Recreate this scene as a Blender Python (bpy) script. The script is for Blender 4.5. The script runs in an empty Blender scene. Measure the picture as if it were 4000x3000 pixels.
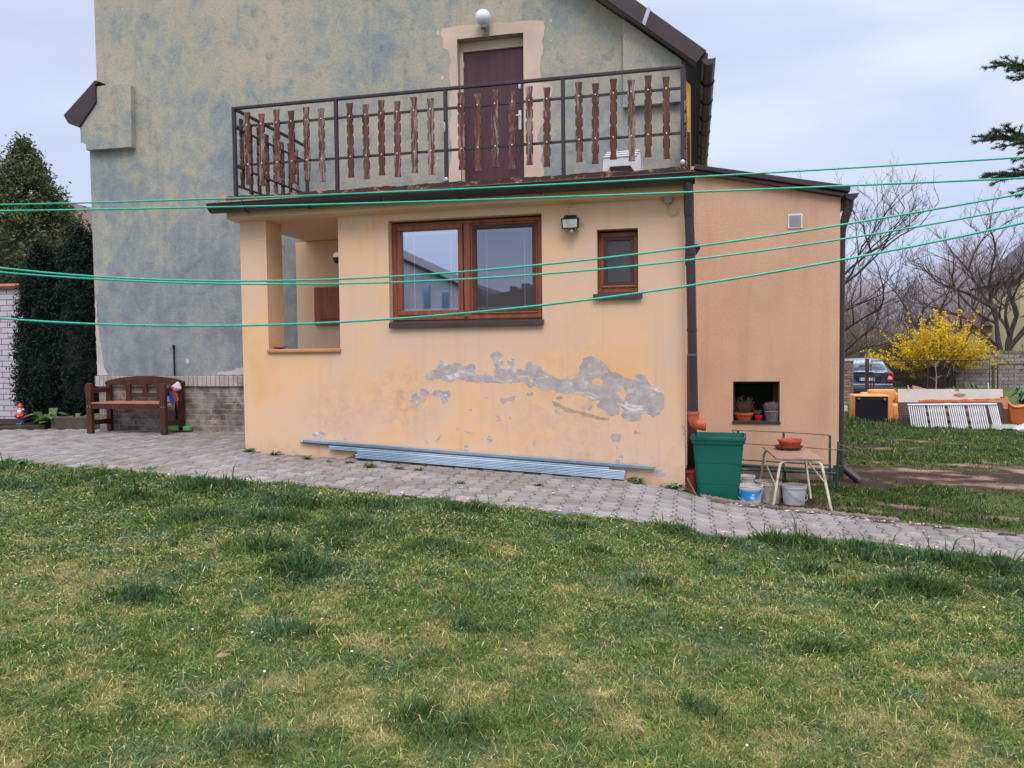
import bpy, bmesh, math, random
import numpy as np
from mathutils import Vector, Matrix, noise as mnoise
from mathutils.geometry import tessellate_polygon
random.seed(7); RNG = np.random.default_rng(7)
sc = bpy.context.scene
COL = sc.collection
R = math.radians

# ---------------------------------------------------------------- camera
PITCH, ROLL, YAW, FPX = R(2.466), R(.641), R(13.23), 3000.0
_F0 = Vector((-math.sin(YAW), math.cos(YAW), 0)); _R0 = Vector((math.cos(YAW), math.sin(YAW), 0)); _U0 = Vector((0, 0, 1))
CF = _F0*math.cos(PITCH) - _U0*math.sin(PITCH); _U = _U0*math.cos(PITCH) + _F0*math.sin(PITCH)
CR = _R0*math.cos(ROLL) - _U*math.sin(ROLL); CU = _U*math.cos(ROLL) + _R0*math.sin(ROLL)
CAM = Vector((.077, -8.348, 1.482))
cam = bpy.data.cameras.new('camera'); camo = bpy.data.objects.new('camera', cam); COL.objects.link(camo)
cam.sensor_width = 36; cam.lens = FPX/4000*36; cam.clip_end = 2000; cam.clip_start = .05
camo.matrix_world = Matrix(((CR.x, CU.x, -CF.x, CAM.x), (CR.y, CU.y, -CF.y, CAM.y), (CR.z, CU.z, -CF.z, CAM.z), (0, 0, 0, 1)))
sc.camera = camo

# ---------------------------------------------------------------- world, sun, exposure
SUN_EL, SUN_AZ = R(52), R(205)     # soft high light from behind the camera
w = bpy.data.worlds.new('World'); sc.world = w; w.use_nodes = True
nt = w.node_tree; nt.nodes.clear()
def wn(t, **k):
    n = nt.nodes.new(t)
    for a, v in k.items(): setattr(n, a, v)
    return n
out = wn('ShaderNodeOutputWorld'); bg = wn('ShaderNodeBackground'); sky = wn('ShaderNodeTexSky')
sky.sky_type = 'NISHITA'; sky.sun_disc = False; sky.sun_elevation = SUN_EL; sky.sun_rotation = SUN_AZ; sky.dust_density = 2
tc = wn('ShaderNodeTexCoord'); sep = wn('ShaderNodeSeparateXYZ'); nt.links.new(tc.outputs['Generated'], sep.inputs[0])
mp = wn('ShaderNodeMapping'); mp.inputs['Scale'].default_value = (1.3, 1.3, 4.2); mp.inputs['Rotation'].default_value = (0, .35, .3)
nt.links.new(tc.outputs['Generated'], mp.inputs[0])
nz = wn('ShaderNodeTexNoise'); nz.inputs['Scale'].default_value = 1.55; nz.inputs['Detail'].default_value = 4; nz.inputs['Roughness'].default_value = .45; nz.inputs['Distortion'].default_value = .35
nt.links.new(mp.outputs[0], nz.inputs['Vector'])
cr = wn('ShaderNodeValToRGB'); e = cr.color_ramp.elements
e[0].position = .34; e[0].color = (.62, .68, .93, 1); e[1].position = .64; e[1].color = (.86, .96, 1.06, 1)
m_ = cr.color_ramp.elements.new(.5); m_.color = (.70, .80, 1.02, 1)
nt.links.new(nz.outputs['Fac'], cr.inputs[0])
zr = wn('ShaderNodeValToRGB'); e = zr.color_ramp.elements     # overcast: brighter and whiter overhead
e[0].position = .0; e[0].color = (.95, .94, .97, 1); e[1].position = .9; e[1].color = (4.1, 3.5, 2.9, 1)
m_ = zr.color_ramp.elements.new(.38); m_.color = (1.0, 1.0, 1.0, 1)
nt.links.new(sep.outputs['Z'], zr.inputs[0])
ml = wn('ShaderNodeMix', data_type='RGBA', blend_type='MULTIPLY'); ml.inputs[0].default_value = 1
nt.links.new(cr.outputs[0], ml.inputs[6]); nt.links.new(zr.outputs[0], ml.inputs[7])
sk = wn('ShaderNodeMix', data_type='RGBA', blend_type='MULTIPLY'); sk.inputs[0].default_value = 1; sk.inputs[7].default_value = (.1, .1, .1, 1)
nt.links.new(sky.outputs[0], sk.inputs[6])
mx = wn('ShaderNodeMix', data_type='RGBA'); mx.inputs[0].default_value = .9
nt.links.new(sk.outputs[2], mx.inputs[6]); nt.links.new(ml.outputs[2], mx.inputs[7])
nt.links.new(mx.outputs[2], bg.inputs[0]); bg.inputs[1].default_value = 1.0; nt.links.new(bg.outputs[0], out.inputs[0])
sl = bpy.data.lights.new('sun', 'SUN'); sl.energy = 1.5; sl.angle = R(24); sl.color = (1, .93, .84)
so = bpy.data.objects.new('sun', sl); COL.objects.link(so)
so.rotation_euler = (R(90)-SUN_EL, 0, R(18)); so.location = (0, -20, 20)
vs = sc.view_settings; vs.view_transform = 'Standard'; vs.look = 'None'; vs.gamma = 1; vs.exposure = 0.0
sc.cycles.max_bounces = 6; sc.cycles.transparent_max_bounces = 12

# ---------------------------------------------------------------- helpers
def s2l(c):
    c = c/255.
    return c/12.92 if c <= .04045 else ((c+.055)/1.055)**2.4
def lin(r, g, b, k=1.0): return (s2l(r)*k, s2l(g)*k, s2l(b)*k, 1)
def W(px, py, Y):
    "point of the photograph's pixel (4000 x 3000) on the vertical plane at world Y"
    d = CF + CR*((px-2000)/FPX) - CU*((py-1500)/FPX)
    return CAM + d*((Y-CAM.y)/d.y)
def tag(o, label=None, cat=None, group=None, kind=None):
    if label: o['label'] = label
    if cat: o['category'] = cat
    if group: o['group'] = group
    if kind: o['kind'] = kind
    return o
ORG = {}
def thing(name, label, cat, loc=(0, 0, 0), rz=0, group=None):
    o = bpy.data.objects.new(name, None); COL.objects.link(o); o.empty_display_size = .2
    o.location = loc; o.rotation_euler = (0, 0, rz); ORG[o.name] = Vector(loc)
    return tag(o, label, cat, group)
class MB:
    def __init__(s): s.v = []; s.f = []; s.c = None
    def add(s, vs, fs):
        n = len(s.v); s.v += [tuple(p) for p in vs]; s.f += [tuple(i+n for i in f) for f in fs]; return s
    def box(s, x0, x1, y0, y1, z0, z1, M=None):
        P = [Vector((x, y, z)) for z in (z0, z1) for y in (y0, y1) for x in (x0, x1)]
        if M is not None: P = [M @ p for p in P]
        return s.add(P, [(0, 2, 3, 1), (4, 5, 7, 6), (0, 1, 5, 4), (2, 6, 7, 3), (0, 4, 6, 2), (1, 3, 7, 5)])
    def prism(s, poly, y0, y1, axis='y'):
        "extrude a polygon of (x,z) along y (or (y,z) along x, or (x,y) along z)"
        n = len(poly)
        def P(a, b, t): return {'y': (a, t, b), 'x': (t, a, b), 'z': (a, b, t)}[axis]
        V = [P(a, b, y0) for a, b in poly] + [P(a, b, y1) for a, b in poly]
        tr = tessellate_polygon([[Vector((a, b, 0)) for a, b in poly]])
        F = [tuple(t) for t in tr] + [tuple(i+n for i in reversed(t)) for t in tr]
        F += [(i, (i+1) % n, (i+1) % n+n, i+n) for i in range(n)]
        return s.add(V, F)
    def tube(s, pts, r, n=8, cap=True):
        pts = [Vector(p) for p in pts]; rs = r if isinstance(r, (list, tuple)) else [r]*len(pts)
        rings = []; up = None
        for i, p in enumerate(pts):
            d = (pts[min(i+1, len(pts)-1)] - pts[max(i-1, 0)])
            d = d.normalized() if d.length > 1e-9 else Vector((0, 0, 1))
            if up is None: up = d.orthogonal().normalized()
            else:
                up = up - d*up.dot(d); up = up.normalized() if up.length > 1e-6 else d.orthogonal().normalized()
            b = d.cross(up); rings.append([p + (up*math.cos(a)+b*math.sin(a))*rs[i] for a in [2*math.pi*k/n for k in range(n)]])
        V = [q for rg in rings for q in rg]; F = []
        for i in range(len(rings)-1):
            for k in range(n): F.append((i*n+k, i*n+(k+1) % n, (i+1)*n+(k+1) % n, (i+1)*n+k))
        if cap: F.append(tuple(reversed(range(n)))); F.append(tuple((len(rings)-1)*n+k for k in range(n)))
        return s.add(V, F)
    def lathe(s, prof, c=(0, 0, 0), n=28, sx=1, sy=1, closed=False):
        V = []; F = []; c = Vector(c); m = len(prof)
        for r, z in prof:
            for k in range(n):
                a = 2*math.pi*k/n; V.append(c + Vector((r*math.cos(a)*sx, r*math.sin(a)*sy, z)))
        for i in range(m-1 if not closed else m):
            j = (i+1) % m
            for k in range(n): F.append((i*n+k, i*n+(k+1) % n, j*n+(k+1) % n, j*n+k))
        if not closed:
            if prof[0][0] > 1e-6: F.append(tuple(reversed(range(n))))
            if prof[-1][0] > 1e-6: F.append(tuple((m-1)*n+k for k in range(n)))
        return s.add(V, F)
    def ball(s, c, r, n=16, m=10, sc_=(1, 1, 1)):
        prof = [(max(math.sin(math.pi*i/m), 1e-4), -math.cos(math.pi*i/m)) for i in range(m+1)]
        V = []; c = Vector(c)
        k0 = len(s.v); s.lathe([(p*r, q*r) for p, q in prof], (0, 0, 0), n)
        s.v[k0:] = [(c.x+v[0]*sc_[0], c.y+v[1]*sc_[1], c.z+v[2]*sc_[2]) for v in s.v[k0:]]
        return s
    def rbox(s, x0, x1, y0, y1, z0, z1, r=.02, seg=3, M=None):
        "rounded box"
        bm = bmesh.new(); bmesh.ops.create_cube(bm, size=1)
        for v in bm.verts: v.co = Vector(((x0+x1)/2+v.co.x*(x1-x0), (y0+y1)/2+v.co.y*(y1-y0), (z0+z1)/2+v.co.z*(z1-z0)))
        bmesh.ops.bevel(bm, geom=bm.edges[:], offset=r, segments=seg, affect='EDGES', profile=.5)
        bm.verts.ensure_lookup_table()
        for i, v in enumerate(bm.verts): v.index = i
        V = [(M @ v.co if M is not None else v.co.copy()) for v in bm.verts]; F = [tuple(v.index for v in f.verts) for f in bm.faces]
        bm.free(); return s.add(V, F)
    def build(s, name, mat, parent=None, local=False, smooth=False, bevel=0, fix=True, subsurf=0):
        me = bpy.data.meshes.new(name); v = s.v
        if parent is not None and not local:
            o_ = ORG.get(parent.name, Vector()); v = [(p[0]-o_.x, p[1]-o_.y, p[2]-o_.z) for p in v]
        me.from_pydata(v, [], s.f); me.update()
        if fix:
            bm = bmesh.new(); bm.from_mesh(me); bmesh.ops.recalc_face_normals(bm, faces=bm.faces[:]); bm.to_mesh(me); bm.free()
        o = bpy.data.objects.new(name, me); COL.objects.link(o)
        if mat: me.materials.append(mat)
        if parent is not None: o.parent = parent; ORG[o.name] = ORG.get(parent.name, Vector())
        if smooth:
            me.polygons.foreach_set('use_smooth', [True]*len(me.polygons))
            try: me.set_sharp_from_angle(angle=R(42))
            except Exception: pass
        if bevel:
            b = o.modifiers.new('bevel', 'BEVEL'); b.width = bevel; b.segments = 2; b.limit_method = 'ANGLE'; b.angle_limit = R(40)
        return o
def jit(poly, amp, step, seed=0):
    "subdivide a polygon and roughen its outline"
    r = random.Random(seed); o = []
    for i in range(len(poly)):
        a = poly[i]; b = poly[(i+1) % len(poly)]; L = math.hypot(b[0]-a[0], b[1]-a[1]); n = max(1, int(L/step))
        for k in range(n):
            t = k/n; o.append((a[0]+(b[0]-a[0])*t+r.uniform(-amp, amp), a[1]+(b[1]-a[1])*t+r.uniform(-amp, amp)))
    return o
def copy_tree(o, parent=None, loc=None):
    c = o.copy(); COL.objects.link(c); c.parent = parent
    if loc is not None: c.location = loc
    for ch in [x for x in bpy.data.objects if x.parent == o]: copy_tree(ch, c)
    return c

# ---------------------------------------------------------------- materials
class NT:
    def __init__(s, name):
        s.m = bpy.data.materials.new(name); s.m.use_nodes = True; s.t = s.m.node_tree; s.t.nodes.clear()
        s.o = s.n('ShaderNodeOutputMaterial'); s.b = s.n('ShaderNodeBsdfPrincipled'); s.l(s.b.outputs[0], s.o.inputs[0])
    def n(s, t, **k):
        x = s.t.nodes.new(t)
        for a, v in k.items(): setattr(x, a, v)
        return x
    def l(s, a, b): s.t.links.new(a, b)
    def pos(s, scale=(1, 1, 1), obj=False, swap=False, rot=(0, 0, 0)):
        src = s.n('ShaderNodeTexCoord').outputs['Object'] if obj else s.n('ShaderNodeNewGeometry').outputs['Position']
        if swap:
            a = s.n('ShaderNodeSeparateXYZ'); c = s.n('ShaderNodeCombineXYZ'); s.l(src, a.inputs[0])
            ad = s.n('ShaderNodeMath', operation='ADD'); s.l(a.outputs[0], ad.inputs[0]); s.l(a.outputs[1], ad.inputs[1])
            s.l(ad.outputs[0], c.inputs[0]); s.l(a.outputs[2], c.inputs[1]); src = c.outputs[0]
        m = s.n('ShaderNodeMapping'); m.inputs['Scale'].default_value = scale; m.inputs['Rotation'].default_value = rot; s.l(src, m.inputs[0]); return m.outputs[0]
    def noise(s, vec, scale, detail=4, rough=.55, dist=0):
        x = s.n('ShaderNodeTexNoise'); x.inputs['Scale'].default_value = scale; x.inputs['Detail'].default_value = detail
        x.inputs['Roughness'].default_value = rough; x.inputs['Distortion'].default_value = dist; s.l(vec, x.inputs['Vector']); return x.outputs['Fac']
    def ramp(s, fac, stops):
        x = s.n('ShaderNodeValToRGB'); el = x.color_ramp.elements
        el[0].position, el[0].color = stops[0]; el[1].position, el[1].color = stops[-1]
        for p, c in stops[1:-1]: q = el.new(p); q.color = c
        s.l(fac, x.inputs[0]); return x.outputs[0]
    def mix(s, f, a, b, mode='MIX'):
        x = s.n('ShaderNodeMix', data_type='RGBA', blend_type=mode)
        for i, v in ((0, f), (6, a), (7, b)):
            if isinstance(v, (int, float, tuple)): x.inputs[i].default_value = v
            else: s.l(v, x.inputs[i])
        return x.outputs[2]
    def math(s, op, a, b=0.0, clamp=False):
        x = s.n('ShaderNodeMath', operation=op); x.use_clamp = clamp
        for i, v in ((0, a), (1, b)):
            if isinstance(v, (int, float)): x.inputs[i].default_value = v
            else: s.l(v, x.inputs[i])
        return x.outputs[0]
    def bump(s, h, strength=.3, dist=.01):
        x = s.n('ShaderNodeBump'); x.inputs['Strength'].default_value = strength; x.inputs['Distance'].default_value = dist
        s.l(h, x.inputs['Height']); s.l(x.outputs[0], s.b.inputs['Normal']); return s
    def fin(s, col=None, rough=.7, metal=0, spec=.5):
        if col is not None:
            if isinstance(col, tuple): s.b.inputs['Base Color'].default_value = col
            else: s.l(col, s.b.inputs['Base Color'])
        if isinstance(rough, (int, float)): s.b.inputs['Roughness'].default_value = rough
        else: s.l(rough, s.b.inputs['Roughness'])
        s.b.inputs['Metallic'].default_value = metal; s.b.inputs['Specular IOR Level'].default_value = spec
        return s.m
def BW(v): return (v, v, v, 1)
def M(name, c1, c2=None, scale=8, rough=.6, bump=.15, bscale=60, bdist=.003, metal=0, spec=.4, stretch=(1, 1, 1), obj=True, lo=.35, hi=.65):
    n = NT(name); p = n.pos(stretch, obj=obj)
    c2 = c2 or tuple(min(1, x*.78) for x in c1[:3])+(1,)
    col = n.ramp(n.noise(p, scale, 5), [(lo, c1), (hi, c2)])
    if bump: n.bump(n.noise(p, bscale, 3), bump, bdist)
    return n.fin(col, rough, metal, spec)

def plaster_house():
    n = NT('mottled old plaster'); p = n.pos(); ps = n.pos((1, 1, .85))
    big = n.noise(ps, .8, 3, .5, .5); mid = n.noise(ps, 3.6, 8, .68, .3); fine = n.noise(p, 26, 5, .65)
    sp = n.n('ShaderNodeSeparateXYZ'); n.l(p, sp.inputs[0])
    zf = n.math('MULTIPLY', n.math('SUBTRACT', sp.outputs[2], 3.7), .036)
    f = n.math('ADD', n.math('ADD', n.math('MULTIPLY', n.math('SUBTRACT', big, .5), .4), n.math('ADD', n.math('MULTIPLY', n.math('SUBTRACT', mid, .5), .72), .5)), zf)
    c = n.ramp(f, [(.32, lin(124, 130, 138)), (.42, lin(138, 145, 150)), (.49, lin(147, 153, 154)), (.54, lin(158, 160, 154)), (.60, lin(170, 166, 152)), (.72, lin(180, 170, 156))])
    gr = n.noise(n.pos((1, 1, .8)), 6, 6, .7, .2)
    c = n.mix(n.ramp(gr, [(.56, BW(0)), (.68, BW(.45))]), c, lin(112, 118, 126))
    c = n.mix(n.ramp(fine, [(.3, BW(.25)), (.5, BW(0))]), c, lin(98, 104, 106))
    dr = n.noise(n.pos((7, 7, .55)), 1.0, 5, .6, .2); c = n.mix(n.ramp(dr, [(.55, BW(0)), (.75, BW(.3))]), c, lin(104, 110, 112))
    n.bump(n.math('ADD', fine, n.math('MULTIPLY', n.noise(p, 75, 4, .7), .9)), .55, .012)
    return n.fin(c, .92, 0, .15)
def plaster_ext():
    n = NT('yellow peach painted plaster'); p = n.pos()
    f = n.noise(p, 1.1, 4, .5, .6); sp = n.n('ShaderNodeSeparateXYZ'); n.l(p, sp.inputs[0])
    # stronger orange yellow in the damp zone about a metre above the paving
    d = n.math('ABSOLUTE', n.math('SUBTRACT', sp.outputs[2], 1.0)); d = n.math('MULTIPLY', n.math('SUBTRACT', .7, d), .2)
    f2 = n.math('ADD', f, n.math('MAXIMUM', d, 0))
    c = n.ramp(f2, [(.38, lin(216, 184, 164)), (.54, lin(221, 186, 158)), (.66, lin(226, 186, 148)), (.80, lin(226, 178, 128))])
    st = n.noise(n.pos((1, 1, .5)), 3.3, 5, .6, .4)
    c = n.mix(n.ramp(st, [(.6, BW(0)), (.8, BW(.35))]), c, lin(205, 160, 110))
    sx = n.noise(n.pos((9, 9, .45)), 1.0, 5, .6, .3); c = n.mix(n.ramp(sx, [(.55, BW(0)), (.75, BW(.22))]), c, lin(176, 140, 112))
    zb = n.math('ADD', n.math('MULTIPLY', n.math('SUBTRACT', .62, sp.outputs[2]), .9), n.math('MULTIPLY', n.math('SUBTRACT', n.noise(p, 5, 6, .7), .5), 1.6))
    c = n.mix(n.ramp(zb, [(.25, BW(0)), (.7, BW(.38))]), c, lin(168, 128, 96))
    for (sx_, sz_, rr_, am) in ((-3.15, .95, .55, .5), (-1.2, .8, 1.1, .28), (-4.0, .75, .6, .3)):
        vd = n.n('ShaderNodeVectorMath', operation='DISTANCE'); n.l(p, vd.inputs[0]); vd.inputs[1].default_value = (sx_, 0, sz_)
        mk = n.math('MULTIPLY', n.math('SUBTRACT', 1.0, n.math('DIVIDE', vd.outputs['Value'], rr_), True), n.ramp(n.noise(p, 7, 6, .75, .4), [(.42, BW(0)), (.62, BW(am))])); c = n.mix(mk, c, lin(164, 132, 108))
    sk_ = n.noise(p, 19, 6, .75); c = n.mix(n.ramp(sk_, [(.64, BW(0)), (.72, BW(.35))]), c, lin(150, 118, 96))
    n.bump(n.math('ADD', n.noise(p, 110, 3), n.noise(n.pos((1, 1, 2)), 14, 4)), .3, .004)
    return n.fin(c, .8, 0, .25)
def plaster_annex():
    n = NT('apricot rough render'); p = n.pos()
    c = n.ramp(n.noise(p, 1.4, 4, .5), [(.35, lin(218, 180, 154)), (.65, lin(207, 169, 145))])
    c = n.mix(n.ramp(n.noise(p, 70, 3), [(.35, BW(.18)), (.5, BW(0))]), c, lin(150, 112, 92))
    dr = n.noise(n.pos((6, 6, .5)), 1.0, 5, .6, .2); c = n.mix(n.ramp(dr, [(.52, BW(0)), (.75, BW(.3))]), c, lin(176, 138, 112))
    n.bump(n.noise(n.pos((1, 1, 1)), 85, 4, .6), .7, .01)
    return n.fin(c, .9, 0, .15)
def brickmat(name, c1, c2, mort, bw, bh, ms=.012, bump=.6, nz_=0, dirt=None, white=None):
    n = NT(name); v = n.pos(swap=True)
    if nz_:
        d = n.n('ShaderNodeTexNoise'); d.inputs['Scale'].default_value = 9; n.l(v, d.inputs['Vector'])
        a = n.n('ShaderNodeVectorMath', operation='MULTIPLY_ADD'); n.l(d.outputs['Color'], a.inputs[0]); a.inputs[1].default_value = (nz_, nz_, nz_); n.l(v, a.inputs[2]); v = a.outputs[0]
    b = n.n('ShaderNodeTexBrick'); n.l(v, b.inputs['Vector']); b.inputs['Color1'].default_value = c1; b.inputs['Color2'].default_value = c2
    b.inputs['Mortar'].default_value = mort; b.inputs['Scale'].default_value = 1; b.inputs['Mortar Size'].default_value = ms; b.inputs['Mortar Smooth'].default_value = .25
    b.inputs['Brick Width'].default_value = bw; b.inputs['Row Height'].default_value = bh
    c = b.outputs['Color']; p = n.pos()
    if white: c = n.mix(n.ramp(n.noise(p, 5, 7, .7, .5), [(.4, BW(.0)), (.62, BW(.8))]), c, white)
    if dirt: c = n.mix(n.ramp(n.noise(p, 2.2, 6, .65), [(.45, BW(0)), (.68, BW(.7))]), c, dirt)
    h = n.math('SUBTRACT', n.math('MULTIPLY', n.noise(p, 45, 4), .5), b.outputs['Fac'])
    n.bump(h, bump, .012); return n.fin(c, .88, 0, .2)
def woodmat(name, c1, c2, c3=None, sc_=(30, 30, 2.2), rough=.6, rnd=False):
    n = NT(name); p = n.pos(sc_, obj=True)
    if rnd:
        oi = n.n('ShaderNodeObjectInfo'); a = n.n('ShaderNodeVectorMath', operation='ADD'); cx = n.n('ShaderNodeCombineXYZ')
        n.l(n.math('MULTIPLY', oi.outputs['Random'], 97), cx.inputs[0]); n.l(n.math('MULTIPLY', oi.outputs['Random'], 31), cx.inputs[2])
        n.l(p, a.inputs[0]); n.l(cx.outputs[0], a.inputs[1]); p = a.outputs[0]
    g = n.noise(p, 1.1, 6, .65, .7); c = n.ramp(g, [(.32, c1), (.66, c2)])
    if c3:
        f = n.noise(p, .75, 5, .7, 1.2)
        if rnd: f = n.math('ADD', f, n.math('MULTIPLY', n.math('SUBTRACT', oi.outputs['Random'], .5), .16))
        c = n.mix(n.ramp(f, [(.52, BW(0)), (.64, BW(.75))]), c, c3)
    n.bump(g, .35, .004); return n.fin(c, rough, 0, .3)
def attrmat(name, rough=.75, transl=.25, attr='Col'):
    n = NT(name); a = n.n('ShaderNodeAttribute', attribute_name=attr); n.fin(a.outputs['Color'], rough, 0, .2)
    if transl:
        t = n.n('ShaderNodeBsdfTranslucent'); n.l(a.outputs['Color'], t.inputs[0]); m = n.n('ShaderNodeMixShader'); m.inputs[0].default_value = transl
        n.l(n.b.outputs[0], m.inputs[1]); n.l(t.outputs[0], m.inputs[2]); n.l(m.outputs[0], n.o.inputs[0])
    return n.m
def glassmat(name, refl, tint, base, rough=.015, alpha=.0):
    "coated double glazing: mirror share + dark see-through"
    n = NT(name); g = n.n('ShaderNodeBsdfGlossy'); g.inputs[0].default_value = tint; g.inputs['Roughness'].default_value = rough
    t = n.n('ShaderNodeBsdfTransparent'); t.inputs[0].default_value = base
    m = n.n('ShaderNodeMixShader'); m.inputs[0].default_value = refl; n.l(t.outputs[0], m.inputs[1]); n.l(g.outputs[0], m.inputs[2])
    n.l(m.outputs[0], n.o.inputs[0]); return n.m

m_house = plaster_house(); m_ext = plaster_ext(); m_annex = plaster_annex()
m_plinthbrick = brickmat('limewashed old brick', lin(104, 82, 76), lin(140, 116, 104), lin(150, 144, 142), .27, .085, .012, .9, .03, lin(62, 56, 56), lin(178, 170, 168))
m_whitebrick = brickmat('white sand-lime brick', lin(184, 180, 190), lin(194, 190, 198), lin(92, 88, 94), .3, .1, .007, .5)
m_greybrick = brickmat('weathered pale brick', lin(158, 150, 150), lin(128, 120, 122), lin(88, 82, 84), .42, .16, .014, .5, .02)
m_blockwall = brickmat('dark stone block', lin(88, 80, 80), lin(70, 64, 66), lin(44, 40, 42), .5, .19, .012, .8, .03)
m_pillar = brickmat('sooty pale brick', lin(150, 132, 122), lin(128, 112, 104), lin(80, 70, 66), .28, .085, .01, .6, .02, lin(52, 42, 38))
m_brown = M('dark brown coated metal', lin(60, 50, 55), lin(50, 42, 48), 5, .42, .05, 40, spec=.5)
m_rail = M('dark painted steel', lin(56, 46, 54), lin(46, 38, 46), 14, .5, .2, 80, spec=.45)
m_pvc = M('brown window profile', lin(150, 86, 58), lin(124, 68, 46), 3, .4, .08, 30, stretch=(6, 6, 1))
m_pvcdark = M('dark brown window screen frame', lin(84, 52, 48), lin(70, 44, 42), 3, .5, .05)
m_door = woodmat('dark walnut door foil', lin(72, 46, 54), lin(88, 58, 66), None, (16, 16, 1.0), .45)
m_bal = woodmat('weathered red brown board', lin(52, 36, 36), lin(112, 66, 58), lin(158, 144, 144), (34, 34, 3.4), .65, True)
m_bench = woodmat('dark stained wood', lin(62, 34, 28), lin(84, 50, 40), None, (6, 6, 3), .5)
m_terra = M('terracotta plastic', lin(190, 92, 62), lin(172, 78, 52), 6, .5, .05)
m_terra2 = M('brown plastic', lin(120, 66, 58), lin(100, 56, 50), 6, .5, .05)
m_tile = (lambda n: n.bump(n.noise(n.pos(), 30, 5), .6, .01).fin(n.mix(n.ramp(n.noise(n.pos((1, 1, 2)), 6, 7, .7, .5), [(.36, BW(0)), (.46, BW(.95))]), n.ramp(n.noise(n.pos(), 9, 4), [(.4, lin(204, 140, 110)), (.6, lin(184, 120, 94))]), lin(36, 30, 28)), .85))(NT('mossy terracotta tile'))
m_tileclean = M('terracotta tile edge', lin(214, 158, 132), lin(196, 138, 112), 6, .7, .15)
m_white = M('white plastic', lin(226, 226, 232), lin(214, 214, 222), 3, .4, .0)
m_globe = M('opal glass', lin(225, 232, 245), lin(220, 228, 242), 3, .15, .0)
m_metal = M('brushed steel', lin(190, 190, 200), lin(170, 170, 180), 6, .3, .05, metal=.8)
m_galv = M('galvanised steel', lin(158, 180, 198), lin(128, 152, 174), 4, .4, .06, 60, metal=.45, stretch=(.4, 1, 1))
m_green = M('green plastic', lin(8, 98, 84), lin(6, 90, 76), 3, .45, .06, 200, .001)
m_rope = M('green plastic clothesline', lin(18, 176, 152), lin(12, 156, 136), 60, .4, .1)
m_grey = M('grey plastic', lin(170, 168, 170), lin(150, 148, 150), 4, .5, .03)
m_black = M('black plastic', lin(30, 30, 36), lin(22, 22, 28), 4, .5, .05)
m_orange = M('orange upholstery', lin(224, 160, 100), lin(212, 142, 82), 5, .85, .25, 250, .001)
m_orange2 = M('rust orange upholstery', lin(182, 100, 52), lin(160, 82, 42), 5, .85, .25, 250, .001)
m_lining_dark = M('black cloth lining and window dark', lin(22, 24, 36), lin(16, 18, 28), 8, .9, .1)
m_conc = M('old concrete', lin(136, 122, 112), lin(96, 86, 80), 5, .9, .5, 40, .01)
m_concdark = M('dark mossy concrete', lin(72, 68, 64), lin(52, 50, 46), 6, .95, .5, 40, .01)
m_soil = M('dark soil', lin(50, 40, 36), lin(34, 28, 26), 12, .98, .8, 30, .02)
m_bark = M('dark bark', lin(70, 60, 56), lin(48, 40, 38), 8, .95, .6, 30, .01, stretch=(1, 1, .3))
m_roofdark = M('dark roof sheet', lin(62, 50, 56), lin(52, 42, 48), 2, .55, .1)
m_greenmetal = M('chipped dark green paint', lin(38, 66, 66), lin(90, 96, 92), 14, .6, .2, 60, lo=.5, hi=.72)
m_rust = M('rust brown wire', lin(140, 110, 92), lin(110, 84, 72), 20, .8, .1)
m_cream = M('chipped cream paint', lin(206, 198, 180), lin(150, 128, 108), 11, .55, .15, 60, lo=.45, hi=.75)

# ---------------------------------------------------------------- terrain
GX = [-40, -16, -9, -5.24, -3.7, -1.66, -.6, 0, .12, .45, .8, 1.8, 3, 6, 40]; GZ = [.36, .34, .31, .293, .212, .111, .062, -.015, -.07, -.125, -.15, -.18, -.22, -.29, -.36]
def T(x, y):
    return np.interp(x, GX, GZ)*np.interp(y, [-6, -1], [.4, 1])
def Tf(x, y): return float(T(x, y))
_lat = RNG.random((512, 512))
def vnoise(x, y):
    xi = np.floor(x).astype(int); yi = np.floor(y).astype(int); fx = x-xi; fy = y-yi; fx = fx*fx*(3-2*fx); fy = fy*fy*(3-2*fy)
    g = lambda a, b: _lat[a % 512, b % 512]
    return (g(xi, yi)*(1-fx)+g(xi+1, yi)*fx)*(1-fy)+(g(xi, yi+1)*(1-fx)+g(xi+1, yi+1)*fx)*fy
def fbm(x, y, s=1, o=4):
    t = 0; a = .5; q = 0
    for i in range(o): t = t+a*vnoise(x*s+17.3*i, y*s+5.1*i); q += a; a *= .55; s *= 2.03
    return t/q
NEX = [-30, -8, -7.4, -6.3, -5.5, -4.8, -4.2, -3.6, -3, -2.4, -1.9, -1.5, -1.1, -.67, -.29, .09, .48, .87, 1.24, 1.6, 1.9, 2.2, 2.56, 4, 12]
NEY = [-1.45, -1.42, -1.40, -1.42, -1.6, -1.72, -1.68, -1.6, -1.65, -1.69, -1.72, -1.8, -1.84, -1.87, -1.84, -1.8, -1.66, -1.5, -1.47, -1.52, -1.6, -1.69, -1.77, -2.1, -3.4]
FEX = [0, .12, .3, .66, .96, 1.39, 2.0, 2.4, 2.95, 4.5, 12]
FEY = [-.02, -.12, -.13, -.17, -.24, -.33, -.5, -.6, -.72, -1.05, -2.3]
def NE(x): return np.interp(x, NEX, NEY)
def FE(x): return np.interp(x, FEX, FEY)
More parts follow.
